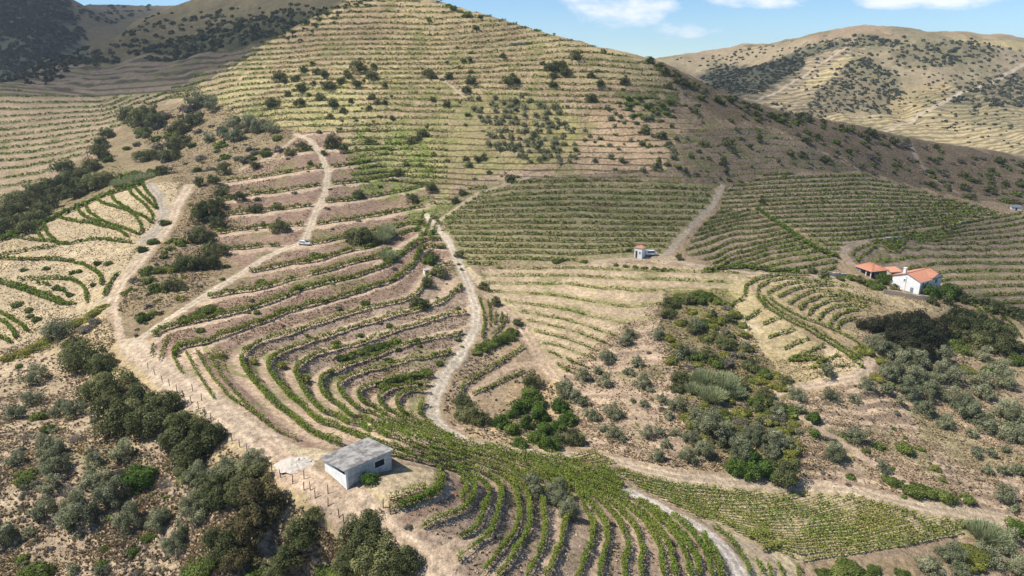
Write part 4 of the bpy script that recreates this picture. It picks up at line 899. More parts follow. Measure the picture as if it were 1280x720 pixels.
scatter([('bush', 3), ('oak', 2), ('grey_bush', 2)], 'on the dark scrub slope', '824,80 950,136 1062,158 1137,176 1280,199 1280,255 1225,248 1150,232 1077,210 1000,172 900,140', 120, 6, 15, 24, .6, .8)
scatter([('oak', 3), ('bush', 1)], 'along the crest of the dark scrub slope', '822,78 950,132 1062,155 1137,173 1137,182 1062,166 950,146 830,96', 40, 7, 15, 25, .5, .8)
scatter([('bush', 3), ('grey_bush', 3), ('oak', 1)], 'dotted over the middle of the big hill', '340,100 560,60 700,70 830,95 860,200 720,215 560,240 430,220 420,165', 110, 4, 8.5, 51, 1.0, .8)
scatter([('bush', 3), ('olive', 2), ('grey_bush', 2)], 'in the shaded shoulder terraces', '735,120 850,110 1000,180 1060,208 900,232 830,210', 70, 5, 11, 52, .9, .8)
scatter([('bush', 4), ('grey_bush', 2), ('oak', 2), ('yellow_bush', 1)], 'in the brown scrub between the left tracks', '240,238 282,228 276,320 308,338 250,368 200,402 165,424 148,395 155,360 195,320 218,285', 55, 6, 15, 53, .8, .8)
scatter([('bush', 3), ('grey_bush', 3), ('olive', 1)], 'dotted over the red terraces', '300,215 372,180 420,170 545,240 585,350 580,440 530,490 400,440 280,430 330,345', 75, 4.5, 10, 54, 1.2, .8)
scatter([('bush', 2), ('grey_bush', 3), ('olive', 2)], 'small and scattered over the dry near slope', '0,450 90,455 150,560 250,620 240,680 330,715 0,718', 50, 8, 18, 55, 1.1, .85)
# --- houses and right side
trees('oak', 'in front of the houses', '1015,336,13 1030,342,14 1074,349,14 1118,358,10')
trees('bush', 'in the garden between the houses', '1105,344,24 1092,352,20 1084,350,16 1098,356,16 1112,346,16 1062,345,12 1050,346,10')
trees('citrus', 'in the garden right of the white house', '1162,363,20 1182,361,24 1192,364,18 1172,365,14')
trees('oak', 'in the garden right of the white house', '1200,369,18 1166,374,14 1210,373,14 1184,374,14')
trees('oak', 'at the foot of the shaded slope', '1246,381,18 1228,376,14 1262,388,16 1276,392,16 1238,384,14')
trees('dark_oak', 'in the black wood below the white house', '1092,404,28 1104,406,30 1128,400,42 1144,416,44 1164,404,42 1164,424,40 1132,422,36 1150,436,34 1080,404,18 1148,396,32 1112,418,24')
trees('oak', 'in the wood below the white house', '1196,396,36 1212,408,40 1234,412,40 1244,424,40 1224,422,36 1262,430,26 1220,394,30 1198,412,30 1250,408,26')
trees('olive', 'on the olive slope at the right', '1112,434,30 1094,430,24 1114,462,34 1136,468,36 1144,450,34 1172,462,34 1134,486,28 1162,486,34 1176,446,22 1084,482,22 1107,486,16 1134,488,24 1156,510,24 1182,527,22 1212,540,14 1206,508,36 1218,518,30 1231,531,24 1257,538,30 1261,514,40 1276,529,26 1228,442,20 1224,474,24 1254,474,26 1248,456,28 1228,490,24 1190,470,28 1150,475,28 1126,446,26 1190,500,24 1272,548,24')
trees('bush', 'on the olive slope at the right', '1194,428,24 1204,436,18 1110,478,14 1235,460,16 1270,445,22 1160,430,18')
trees('yellow_bush', 'on the olive slope at the right', '1092,466,20 1080,432,26 1070,440,14 1100,446,18 1208,458,18 1169,583,14', .8)
trees('olive', 'on the pink terraced slope', '1032,464,22 1038,495,22 997,491,22 1067,497,14 1124,502,12 1067,544,24 1044,564,34 1102,586,18 1220,568,12 1239,566,12 1257,562,10 1235,587,14 1254,589,14 1272,587,14 1256,619,22 1267,634,12 1000,512,16')
trees('citrus', 'on the pink terraced slope', '1017,521,20 1017,540,16')
trees('bush', 'on the pink terraced slope', '1098,555,14 1130,557,22 1117,600,18 1141,611,24 1160,613,20 1182,619,22 1207,621,16 1064,594,14 1148,606,16 1108,596,14 1150,558,12 1170,615,16', .9)
scatter([('grey_bush', 3), ('bush', 1)], 'dotted over the pink terraced slope', '740,470 820,410 830,470 860,560 1000,600 1150,625 1270,640 1270,560 1100,500 1000,505 1000,590 860,580 760,560', 48, 5, 10, 31, 1.2, .8)
# --- central thicket
trees('oak', 'in the central thicket', '977,590,46 930,560,34 890,392,14 940,453,24 860,372,20 832,388,20 868,408,22 912,398,16 850,470,24 884,440,26 905,428,22')
trees('citrus', 'in the central thicket', '945,572,46 918,580,30 960,585,34 935,590,26')
trees('reed', 'in the middle of the central thicket', '880,470,36 905,474,38 890,490,36 918,488,26 868,482,26', .8)
trees('olive', 'in the central thicket', '924,562,42 965,548,36 890,530,50 870,520,32 905,540,36 870,405,24 855,440,24 940,540,34 880,560,34 845,505,22 862,548,22 985,555,22')
trees('bush', 'along the top of the central thicket', '840,371,20 862,366,20 885,366,22 900,374,20 918,392,16 928,404,14 838,385,18 850,366,16 874,364,18', .85)
trees('yellow_bush', 'in the central thicket', '832,417,18 848,428,18 840,445,22 952,515,30 925,508,30 990,525,18 992,560,20 966,476,22 948,470,22 975,482,18 935,430,18 930,415,16 850,400,18 870,452,16 900,512,24', .8)
scatter([('yellow_bush', 5), ('bush', 4), ('olive', 1), ('oak', 1), ('grey_bush', 1)], 'filling the central thicket', '838,372 905,366 926,396 925,425 945,445 985,470 1000,530 990,590 945,570 900,575 862,555 850,500 834,465 826,420', 95, 12, 26, 41, .42, .85)
trees('grey_bush', 'in the central thicket', '876,374,14 905,410,16 862,458,16 925,525,24 960,520,22 895,505,22 880,420,14 915,440,14 945,500,18 870,540,16', .8)
# --- lower right corner
trees('citrus', 'at the right corner of the flat field', '1269,660,22')
trees('reed', 'at the right corner of the flat field', '1232,666,36 1246,676,30 1222,660,26', .8)
trees('olive', 'at the right corner of the flat field', '1190,690,34 1237,694,32 1260,668,24 1272,711,26 1162,709,30 1201,711,24 1255,684,22')
trees('yellow_bush', 'at the right corner of the flat field', '1212,684,34 1220,698,28 1206,700,22', .8)
trees('bush', 'at the lower edge of the flat field', '1047,712,38 1070,709,30 1060,704,26 1030,714,22 1092,709,18 1126,716,18', .85)
trees('oak', 'by the white tower hut', '848,320,12 786,312,8')
trees('bush', 'in the strip below the tower hut', '770,329,8 782,330,9 794,331,9 806,332,9 818,333,9 830,334,10 840,335,8 730,325,10 694,324,12 702,323,10', .8)

V = []; Fq = []; T = []; n_ = 0; MI = []
for crown, p, sx, sz, rz_ in SMALL:
    v = np.empty(len(crown.vertices) * 3, np.float32); crown.vertices.foreach_get('co', v); v = v.reshape(-1, 3); t = np.empty(len(v), np.float32); crown.attributes['tone'].data.foreach_get('value', t)
    k = (t > -1); nq = 340 * 4; nq = min(nq, len(v)) // 4 * 4; q = np.arange(nq).reshape(-1, 4); v = v[:nq]; t = t[:nq]      # leaf cards only
    cz, sz_ = math.cos(rz_), math.sin(rz_); V.append(np.stack([(v[:, 0] * cz - v[:, 1] * sz_) * sx, (v[:, 0] * sz_ + v[:, 1] * cz) * sx, v[:, 2] * sz], 1) + np.array(p)); T.append(t); Fq.append(q + n_); n_ += nq
print('small bushes', len(SMALL), 'bushes', sum(1 for o in col.objects if o.name.startswith('green_bush')))
if SMALL:
    me = raw_mesh('small_bushes', np.concatenate(V), np.concatenate(Fq)); at = me.attributes.new('tone', 'FLOAT', 'POINT'); at.data.foreach_set('value', np.concatenate(T))
    tag(link('small_bushes', me, bpy.data.materials['leaves_bush']), 'tiny green bushes dotted over the hillsides between the larger ones', 'bushes', kind='stuff')

# ------------------------------------------------------------------ dry grass and herbs: uncountable ground cover
HNI = [f.name for f in FIELDS].index('HN')
BENCH = ((FID == HNI) & (np.abs(FR) < .26)).astype(float)
def off_bench(px, py):
    th, el = cast(px, py); return samp(BENCH, th, el) < .4
def ground_cover(name, n, boxes, label, cat, seed, cols, s0, s1, hgt, wpx=1.0, avoid_fields=False):
    r = np.random.default_rng(seed); px = []; py = []
    for poly, k in boxes:
        q = P(poly); lo = q.min(0); hi = q.max(0); m = int(n * k); x = r.uniform(lo[0], hi[0], m * 4); y = r.uniform(lo[1], hi[1], m * 4)
        i = inpoly(q, x, y); px.append(x[i][:m]); py.append(y[i][:m])
    px = np.concatenate(px); py = np.concatenate(py); th, el = cast(px, py)
    keep = (samp(ROAD, th, el) < .25) & (samp(BENCH, th, el) < .3) & (samp(bare.astype(float), th, el) < .5)
    cl = fbm(th * np.exp(el) / 7, np.exp(el) / 7, seed, 3); keep &= r.random(len(px)) < sstep(.34, .62, cl) * .9 + .1
    th = th[keep]; el = el[keep]; Y = np.exp(el); p = np.stack([th * Y, Y, samp(Zg, th, el) - .04], 1); n = len(p)
    D = np.linalg.norm(p, axis=1); s = np.maximum(r.uniform(s0, s1, n), wpx * D / 684.)
    V = []; C = []
    cs = np.array(cols); c = cs[r.integers(0, len(cs), n)] * r.uniform(.75, 1.2, n)[:, None]
    for k in range(3):
        a = r.random(n) * 2 * np.pi; t = r.uniform(.1, .8, n); d = np.stack([np.cos(a) * t, np.sin(a) * t, np.ones(n) * hgt], 1) * s[:, None]
        b = a + 1.57 + r.normal(0, .5, n); w = np.stack([np.cos(b), np.sin(b), 0 * b], 1) * (s * .42)[:, None]
        V.append(np.stack([p - w, p + w, p + d + w * .5, p + d - w * .5], 1)); C.append(np.repeat(c[:, None], 4, 1))
    V = np.concatenate(V).reshape(-1, 3); C = np.concatenate(C).reshape(-1, 3)
    me = raw_mesh(name, V, np.arange(len(V)).reshape(-1, 4)); point_color(me, C)
    tag(link(name, me, M_tuft), label, cat, kind='stuff')
ground_cover('dry_grass', 130000, [('-10,440 130,395 170,440 300,545 420,645 530,725 -10,725', .30), ('690,470 760,420 840,365 925,395 960,450 1100,440 1290,560 1290,650 1150,630 860,590 720,560', .30),
   ('400,730 400,640 560,560 900,600 900,730', .02), ('180,430 320,340 420,220 560,260 590,400 540,530 300,470', .22), ('150,140 350,130 380,170 260,370 150,400 140,360 220,230', .14), ('0,300 170,232 220,228 140,390 0,440', .05),
   ('930,345 1110,360 1200,375 1080,440', .05), ('430,0 560,0 830,85 1280,260 1280,400 1100,330 600,340 420,220 300,150', .32)],
   'straw-coloured dry grass and litter covering the open slopes', 'dry grass', 61, [(.42, .32, .18), (.36, .26, .16), (.28, .20, .13), (.47, .38, .21), (.22, .17, .11)], .18, .42, .7, .85)
ground_cover('green_herbs', 9000, [('440,150 500,160 545,195 545,225 520,240 440,230', .35), ('505,245 565,245 570,275 545,300 510,290', .12), ('690,470 720,480 716,520 690,560 640,560 600,530', .12), ('835,362 905,360 930,395 1000,530 995,600 930,600 860,560 820,420', .35),
   ('60,400 140,380 60,440 -10,450', .12), ('0,290 170,226 140,195 0,262', .12)], 'low green herbs and weeds on the moister ground', 'weeds', 63, [(.10, .15, .03), (.16, .19, .045), (.22, .22, .07)], .25, .5, .6, 1.1)

ground_cover('dry_brush', 26000, [('-10,440 130,395 170,440 300,545 420,645 530,725 -10,725', .26), ('690,470 760,420 840,365 925,395 960,450 1100,440 1290,560 1290,650 1150,630 860,590 720,560', .08), ('835,362 905,360 930,395 1000,530 995,600 930,600 860,560 820,420', .2),
   ('560,560 540,500 600,430 690,480 700,560', .08), ('150,140 350,130 380,170 260,370 150,400 140,360 220,230', .25), ('1100,440 1290,430 1290,560 1180,500', .15), ('822,80 1137,176 1280,200 1280,255 1150,232 1000,176', .15)],
   'low grey-brown dead brush between the bushes', 'dead brush', 67, [(.27, .21, .155), (.33, .26, .19), (.22, .18, .125), (.27, .25, .13), (.38, .31, .21)], .3, .75, .55, 1.0)
def stones():
    r = np.random.default_rng(5); px = []; py = []
    for poly, m in (('-10,440 130,395 170,440 300,545 420,645 530,725 -10,725', 1500), ('690,470 840,365 925,395 960,450 1100,440 1290,560 1290,650 860,590 720,560', 1500), ('180,430 320,340 420,220 560,260 590,400 540,530 300,470', 1300), ('560,725 560,600 900,600 920,725', 700), ('160,428 345,545 420,570 560,600 480,690 330,560', 160)):
        q = P(poly); x = r.uniform(q[:, 0].min(), q[:, 0].max(), m * 4); y = r.uniform(q[:, 1].min(), q[:, 1].max(), m * 4); i = inpoly(q, x, y); px.append(x[i][:m]); py.append(y[i][:m])
    px = np.concatenate(px); py = np.concatenate(py); ok = off_bench(px, py); W = to_world(px[ok], py[ok]); n = len(W); D = np.linalg.norm(W, axis=1)
    oc = np.array([(1, 0, 0), (-1, 0, 0), (0, 1, 0), (0, -1, 0), (0, 0, 1), (0, 0, -1)], float); fc = np.array([(0, 2, 4), (2, 1, 4), (1, 3, 4), (3, 0, 4), (2, 0, 5), (1, 2, 5), (3, 1, 5), (0, 3, 5)])
    s = r.uniform(.05, .17, n) * (1 + D / 300); V = W[:, None] + (oc[None] + r.normal(0, .22, (n, 6, 3))) * s[:, None, None] * np.array([1, 1, .6]); Fm = fc[None] + np.arange(n)[:, None, None] * 6
    me = raw_mesh('loose_stones', V.reshape(-1, 3), None, Fm.reshape(-1, 3)); point_color(me, np.repeat(np.array([.40, .33, .27]) * r.uniform(.55, 1.25, (n, 1)), 6, 0))
    m, nt, bb = new_mat('schist_stone', .95, .1); nt.links.new(N(nt, 'Attribute', attribute_name='Col').outputs['Color'], bb.inputs['Base Color'])
    tag(link('loose_stones', me, m), 'loose schist stones strewn over slopes and banks', 'stones', kind='stuff')
stones()

# ------------------------------------------------------------------ far scrub (a mass nobody could count)
def far_scrub(name, polys, label, seed, cols):
    r = np.random.default_rng(seed); px = []; py = []; sz = []
    for poly, n, w0, w1 in polys:
        q = P(poly); lo = q.min(0); hi = q.max(0); x = r.uniform(lo[0], hi[0], n * 5); y = r.uniform(lo[1], hi[1], n * 5); i = inpoly(q, x + r.normal(0, 4, len(x)), y + r.normal(0, 2, len(x)))
        px.append(x[i][:n]); py.append(y[i][:n]); sz.append(r.uniform(w0, w1, len(px[-1])))
    px = np.concatenate(px); py = np.concatenate(py); sz = np.concatenate(sz); th, el = cast(px, py); Y = np.exp(el); p = np.stack([th * Y, Y, samp(Zg, th, el)], 1)
    R_ = sz / 2 * np.linalg.norm(p, axis=1) / F; m = 22; n = len(p)
    v = r.normal(size=(n, m, 3)); v /= np.linalg.norm(v, axis=2)[..., None]; v[..., 2] = np.abs(v[..., 2]) * .8
    c = p[:, None] + v * R_[:, None, None] * r.uniform(.6, 1.05, (n, m, 1)); nor = v + r.normal(0, .5, (n, m, 3)); nor /= np.linalg.norm(nor, axis=2)[..., None]
    a = np.cross(nor, r.normal(size=(n, m, 3))); a /= np.linalg.norm(a, axis=2)[..., None]; b = np.cross(nor, a); s = R_[:, None, None] * .42
    V = np.stack([c - a * s, c + b * s, c + a * s, c - b * s], 2).reshape(-1, 3)
    cs = np.array(cols)[r.integers(0, len(cols), n)] * r.uniform(.75, 1.25, (n, 1)); C = np.repeat(cs, m * 4, 0)
    me = raw_mesh(name, V, np.arange(len(V)).reshape(-1, 4)); point_color(me, C)
    tag(link(name, me, M_tuft), label, 'scrub', kind='stuff')
DK = [(.06, .072, .042), (.08, .09, .05), (.11, .11, .065)]
far_scrub('far_scrub', [('875,88 900,76 940,80 1000,70 1008,78 985,92 950,112 915,114 890,110', 520, 2.2, 5), ('960,72 1040,46 1150,42 1130,50 1060,56 1000,72', 150, 2.5, 5), ('1000,130 1060,76 1090,70 1120,90 1130,110 1110,135 1060,130 1010,140', 420, 1.8, 4.8),
   ('1110,60 1160,46 1240,50 1250,66 1180,80 1120,76', 150, 2.5, 5), ('1185,122 1225,97 1290,82 1290,125 1230,132', 130, 3, 6), ('960,100 1060,60 1290,60 1290,180 1100,140', 420, 1.6, 4.2), ('960,120 1010,140 1060,150 1000,140', 60, 3, 6), ('840,72 930,60 1000,54 960,66 880,76', 60, 2.5, 4)],
   'dark scrub and scattered trees on the distant right hill', 71, DK)
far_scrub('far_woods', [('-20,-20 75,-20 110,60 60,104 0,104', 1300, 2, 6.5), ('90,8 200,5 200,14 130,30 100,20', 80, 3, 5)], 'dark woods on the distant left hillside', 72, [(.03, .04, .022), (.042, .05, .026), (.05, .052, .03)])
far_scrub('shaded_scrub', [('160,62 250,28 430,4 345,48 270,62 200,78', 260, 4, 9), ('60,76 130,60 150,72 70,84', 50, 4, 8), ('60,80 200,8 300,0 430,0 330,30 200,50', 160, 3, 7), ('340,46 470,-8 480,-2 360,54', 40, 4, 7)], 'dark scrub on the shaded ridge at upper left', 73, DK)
# ------------------------------------------------------------------ buildings, walls, vehicles
class MB:
    def __init__(s): s.bm = bmesh.new()
    def box(s, x0, x1, y0, y1, z0, z1, mi=0):
        v = [s.bm.verts.new(p) for p in ((x0, y0, z0), (x1, y0, z0), (x1, y1, z0), (x0, y1, z0), (x0, y0, z1), (x1, y0, z1), (x1, y1, z1), (x0, y1, z1))]
        for f in ((3, 2, 1, 0), (4, 5, 6, 7), (0, 1, 5, 4), (1, 2, 6, 5), (2, 3, 7, 6), (3, 0, 4, 7)): s.bm.faces.new([v[i] for i in f])
        return s
    def prism(s, poly, axis, a, b):
        """polygon in the other two axes extruded along axis from a to b"""
        def mk(u, v, t): return {0: (t, u, v), 1: (u, t, v), 2: (u, v, t)}[axis]
        A = [s.bm.verts.new(mk(u, v, a)) for u, v in poly]; B = [s.bm.verts.new(mk(u, v, b)) for u, v in poly]; n = len(poly)
        s.bm.faces.new(A[::-1]); s.bm.faces.new(B)
        for i in range(n): s.bm.faces.new((A[i], A[(i + 1) % n], B[(i + 1) % n], B[i]))
        return s
    def cyl(s, c, r, axis, a, b, n=18):
        return s.prism([(c[0] + r * math.cos(k * 2 * math.pi / n), c[1] + r * math.sin(k * 2 * math.pi / n)) for k in range(n)], axis, a, b)
    def slab(s, p, nrm, t):
        """quad/poly given by 3-D corners thickened by t along nrm"""
        nrm = Vector(nrm).normalized() * t; A = [s.bm.verts.new(Vector(q)) for q in p]; B = [s.bm.verts.new(Vector(q) + nrm) for q in p]; n = len(p)
        s.bm.faces.new(A[::-1]); s.bm.faces.new(B)
        for i in range(n): s.bm.faces.new((A[i], A[(i + 1) % n], B[(i + 1) % n], B[i]))
        return s
    def build(s, name, mat, parent=None, bevel=0, smooth=False):
        bmesh.ops.recalc_face_normals(s.bm, faces=s.bm.faces)
        if bevel: bmesh.ops.bevel(s.bm, geom=list(s.bm.edges), offset=bevel, segments=2, affect='EDGES', profile=.6)
        me = bpy.data.meshes.new(name); s.bm.to_mesh(me); s.bm.free()
        if smooth:
            for p in me.polygons: p.use_smooth = True
        return link(name, me, mat, parent)
def wall_holes(mb, L, z0, z1, y0, y1, holes):
    """wall along x from 0..L, thickness y0..y1, with rectangular holes (x0,x1,za,zb)"""
    xs = sorted({0, L, *[h[0] for h in holes], *[h[1] for h in holes]}); zs = sorted({z0, z1, *[h[2] for h in holes], *[h[3] for h in holes]})
    for a, b in zip(xs[:-1], xs[1:]):
        for c, d in zip(zs[:-1], zs[1:]):
            if any(h[0] <= a and b <= h[1] and h[2] <= c and d <= h[3] for h in holes): continue
            mb.box(a, b, y0, y1, c, d)
    bmesh.ops.remove_doubles(mb.bm, verts=mb.bm.verts, dist=1e-4)
    seen = {}
    for f in list(mb.bm.faces):
        k = tuple(round(c, 3) for c in f.calc_center_median()); seen.setdefault(k, []).append(f)
    bmesh.ops.delete(mb.bm, geom=[f for v in seen.values() if len(v) > 1 for f in v], context='FACES_ONLY')
    return mb
M_white = simple('whitewash', (.80, .80, .79), (.66, .64, .60), 1.2, .8, .15)
M_block = simple('shaded_block_wall', (.60, .58, .55), (.30, .29, .28), 1.6, .9, .3)  # blotchy block, with the shaded side's greyness mixed into the colour
M_fibre = simple('fibre_cement_sheet', (.30, .285, .265), (.13, .12, .115), .8, .9, .3, lo=.42, hi=.60)
M_conc = simple('concrete', (.45, .42, .38), (.33, .30, .27), 2, .9, .2)
M_tile = simple('clay_roof_tile', (.50, .235, .145), (.37, .165, .105), 2.5, .8, .3)
M_tileold = simple('old_clay_roof_tile', (.55, .29, .20), (.42, .20, .13), 2.5, .85, .3)
M_stone = simple('dry_stone', (.36, .31, .25), (.20, .165, .13), 3.5, .95, .6)
M_palestone = simple('pale_stone', (.55, .50, .43), (.40, .35, .29), 3, .95, .5)
M_dark = simple('dark_interior', (.02, .02, .022), (.03, .03, .032), 3)
M_wood = simple('weathered_wood', (.085, .065, .05), (.05, .04, .032), 8, .9)
M_frame = simple('painted_frame', (.70, .70, .68), (.62, .62, .6), 4, .6)
M_blue = simple('blue_grey_paint', (.20, .25, .29), (.15, .19, .22), 3, .7)
M_glass, _nt, _b = new_mat('window_glass', .08, .6); _b.inputs['Base Color'].default_value = (.03, .045, .06, 1)
M_carpaint, _nt, _b = new_mat('white_car_paint', .28, .5); _b.inputs['Base Color'].default_value = (.74, .75, .76, 1); _b.inputs['Coat Weight'].default_value = .5
M_tyre = simple('rubber', (.02, .02, .02), (.03, .03, .03), 8, .9)
M_rim, _nt, _b = new_mat('alloy', .35, .5); _b.inputs['Base Color'].default_value = (.5, .5, .52, 1); _b.inputs['Metallic'].default_value = .8
M_lampg, _nt, _b = new_mat('lamp_glass', .1, .6); _b.inputs['Base Color'].default_value = (.6, .62, .64, 1)
M_red = simple('red_lamp', (.35, .02, .015), (.3, .02, .015), 5, .3)

def frame_from(c, a, b, flip=False):
    """local frame with origin at pixel c, x towards pixel b, y away; returns matrix, length x, length y"""
    C = wpt(*c); A = wpt(*a); B = wpt(*b); x = (B - C); x.z = 0; lx = x.length; x.normalize(); y = A - C; y.z = 0
    z = Vector((0, 0, 1)); yy = z.cross(x); ly = y.dot(yy)
    if ly < 0: yy = -yy; ly = -ly
    return C, math.atan2(x.y, x.x), lx, ly
# --- grey shed
C0, rz, lx, ly = frame_from((434, 612), (400, 594), (490, 587))
ly += .3
C0.z = min(C0.z, wpt(490, 587).z + .2); H = 3.0
print('shed', round(lx, 1), round(ly, 1))
sh = empty('shed', C0, rz, label='grey flat-roofed block shed, its sunlit wall coloured paler, standing in the bare yard', cat='shed')
mb = wall_holes(MB(), lx, -1.0, H, 0, .2, [(lx * .62, lx * .84, 1.25, 2.3)]); mb.build('front_wall', M_block, sh)
mb = MB(); mb.box(-.001, .2, .2, ly, -1.0, 2.0); mb.box(0, .2, ly - .25, ly, 2.0, H - .13 * ly); mb.build('side_wall', M_white, sh)
mb = MB(); mb.box(-.06, .26, -.06, .22, -1.0, H - .02); mb.build('corner_pillar', M_white, sh, .01)
MB().box(0.2, lx - .2, ly - .2, ly, -1.0, H - .13 * ly).build('back_wall', M_block, sh)
MB().prism([(.2, -1), (ly, -1), (ly, H - .13 * ly + .02), (.2, H - .02)], 0, lx - .2, lx).build('end_wall', M_block, sh)
x0, x1 = lx * .62, lx * .84
mb = MB(); mb.box(x0 - .12, x1 + .12, -.05, .0, 1.13, 1.25); mb.box(x0 - .12, x1 + .12, -.05, 0, 2.3, 2.42); mb.box(x0 - .12, x0, -.05, 0, 1.25, 2.3); mb.box(x1, x1 + .12, -.05, 0, 1.25, 2.3)
w = mb.build('window', M_frame, sh); MB().box(x0, x1, .14, .17, 1.25, 2.3).build('pane', M_dark, w)
# roof: corrugated sheets, gently sloping, four courses with lapped edges
bm = bmesh.new(); o_ = .32; X0, X1, Y0, Y1 = -.5, lx + .3, -o_, ly + .5; nx = 150; zr = lambda y: H + .16 - (y - Y0) * .13
for cix in range(3):
    ya = Y0 + (Y1 - Y0) * cix / 3; yb = Y0 + (Y1 - Y0) * (cix + 1) / 3 + .12; lift = -.03 * cix + .06
    top = [[bm.verts.new((X0 + (X1 - X0) * i / nx, y, zr(y) + lift + .028 * math.sin(i * 1.9) + .02 * math.sin(i * .31 + cix))) for i in range(nx + 1)] for y in (ya, (ya + yb) / 2, yb)]
    bot = [[bm.verts.new((v.co.x, v.co.y, v.co.z - .03)) for v in r] for r in top]
    for r0, r1, q0, q1 in ((top[0], top[1], bot[0], bot[1]), (top[1], top[2], bot[1], bot[2])):
        for i in range(nx): bm.faces.new((r0[i], r0[i + 1], r1[i + 1], r1[i])); bm.faces.new((q1[i], q1[i + 1], q0[i + 1], q0[i]))
    for i in range(nx): bm.faces.new((bot[0][i], bot[0][i + 1], top[0][i + 1], top[0][i])); bm.faces.new((top[2][i], top[2][i + 1], bot[2][i + 1], bot[2][i]))
    for k in range(2): bm.faces.new((top[k][0], top[k + 1][0], bot[k + 1][0], bot[k][0])); bm.faces.new((bot[k][-1], bot[k + 1][-1], top[k + 1][-1], top[k][-1]))
mroof = bpy.data.meshes.new('roof'); bm.to_mesh(mroof); bm.free(); link('roof', mroof, M_fibre, sh)
mb = MB(); [mb.prism([(Y0 + .15, zr(Y0 + .15) - .14), (Y1 - .15, zr(Y1 - .15) - .14), (Y1 - .15, zr(Y1 - .15) - .05), (Y0 + .15, zr(Y0 + .15) - .05)], 0, x, x + .1) for x in np.linspace(.3, lx - .4, 5)]; mb.build('roof_beams', M_wood, sh)
# --- gable-roofed house helper
def tiled_slope(name, p0, p1, p2, p3, mat, parent, rows=10, wave=.035):
    """roof plane from eave p0-p1 up to ridge p3-p2 as wavy tiles with thickness"""
    p0, p1, p2, p3 = map(Vector, (p0, p1, p2, p3)); n = (p1 - p0).cross(p3 - p0).normalized()
    if n.z < 0: n = -n
    bm = bmesh.new(); nu = max(int((p1 - p0).length / .11), 8); nv = rows; G_ = []
    for j in range(nv + 1):
        t = j / nv; a = p0.lerp(p3, t); b = p1.lerp(p2, t); G_.append([bm.verts.new(a.lerp(b, i / nu) + n * (.09 + wave * math.sin(i * 1.57 * 2 / 2) + .012 * (j % 2))) for i in range(nu + 1)])
    B_ = [bm.verts.new(v) for v in (p0, p1, p2, p3)]
    for j in range(nv):
        for i in range(nu): bm.faces.new((G_[j][i], G_[j][i + 1], G_[j + 1][i + 1], G_[j + 1][i]))
    bm.faces.new(B_[::-1])
    for edge, (u, v) in ((G_[0], (0, 1)), (G_[-1], (3, 2)), ([r[0] for r in G_], (0, 3)), ([r[-1] for r in G_], (1, 2))): bm.faces.new([B_[u]] + edge + [B_[v]])
    bmesh.ops.recalc_face_normals(bm, faces=bm.faces); me = bpy.data.meshes.new(name); bm.to_mesh(me); bm.free(); return link(name, me, mat, parent)
def window(parent, x, z, w, h, yface, side='y', sgn=-1):
    """window set on a wall face: frame + pane as a child"""
    def bx(mb, a0, a1, d0, d1, z0, z1):
        d0, d1 = sorted((yface + sgn * d0, yface + sgn * d1))
        return mb.box(a0, a1, d0, d1, z0, z1) if side == 'y' else mb.box(d0, d1, a0, a1, z0, z1)
    mb = MB(); t = .09
    bx(mb, x - w / 2 - t, x + w / 2 + t, 0.004, .07, z - t, z); bx(mb, x - w / 2 - t, x + w / 2 + t, .004, .07, z + h, z + h + t); bx(mb, x - w / 2 - t, x - w / 2, .004, .07, z, z + h); bx(mb, x + w / 2, x + w / 2 + t, .004, .07, z, z + h); bx(mb, x - .03, x + .03, .004, .05, z, z + h)
    f = mb.build('window', M_frame, parent); mb = MB(); bx(mb, x - w / 2, x + w / 2, .004, .03, z, z + h); mb.build('pane', M_glass, f); return f
# --- white two-storey house: x along the gable wall, y away along the long wall
Cc, rz, lx, ly = frame_from((1148, 368), (1172, 356.5), (1117, 364))
print('house', round(lx, 1), round(ly, 1))
rz = R(120.5); lx = 9.0; ly = 12.0
# the frame's y points away from the gable wall; x runs to the left along the gable
hz = Cc.z - .2
hs = empty('white_house', (Cc.x, Cc.y, hz), rz, label='white two-storey house with orange tiled roof and chimney above a stone wall', cat='house')
sgy = 1.0 if (Matrix.Rotation(rz, 3, 'Z') @ Vector((0, 1, 0))).y > 0 else -1.0
def Ymap(y): return y * sgy
EV, RG = 4.3, 6.0
mb = MB(); mb.prism([(0, -1.5), (lx, -1.5), (lx, EV), (lx * .5, RG), (0, EV)], 1, min(Ymap(0), Ymap(ly)), max(Ymap(0), Ymap(ly))); mb.build('wall', M_white, hs)
ov = .35
dz = (RG - EV) / (lx * .5)
rf = tiled_slope('roof', (-ov, Ymap(-ov), EV - ov * dz + .02), (-ov, Ymap(ly + ov), EV - ov * dz + .02), (lx * .5, Ymap(ly + ov), RG + .02), (lx * .5, Ymap(-ov), RG + .02), M_tile, hs, 14)
tiled_slope('roof', (lx + ov, Ymap(-ov), EV - ov * dz + .02), (lx + ov, Ymap(ly + ov), EV - ov * dz + .02), (lx * .5, Ymap(ly + ov), RG + .02), (lx * .5, Ymap(-ov), RG + .02), M_tile, hs, 14)
MB().cyl((lx * .5, RG + .13), .13, 1, min(Ymap(-ov), Ymap(ly + ov)), max(Ymap(-ov), Ymap(ly + ov)), 10).build('ridge_cap', M_tile, hs)
mb = MB(); mb.box(lx * .62, lx * .62 + .8, *sorted((Ymap(.6), Ymap(1.4))), 4.6, 7.3); mb.box(lx * .62 - .08, lx * .62 + .88, *sorted((Ymap(.52), Ymap(1.48))), 7.3, 7.45); mb.build('chimney', M_white, hs)
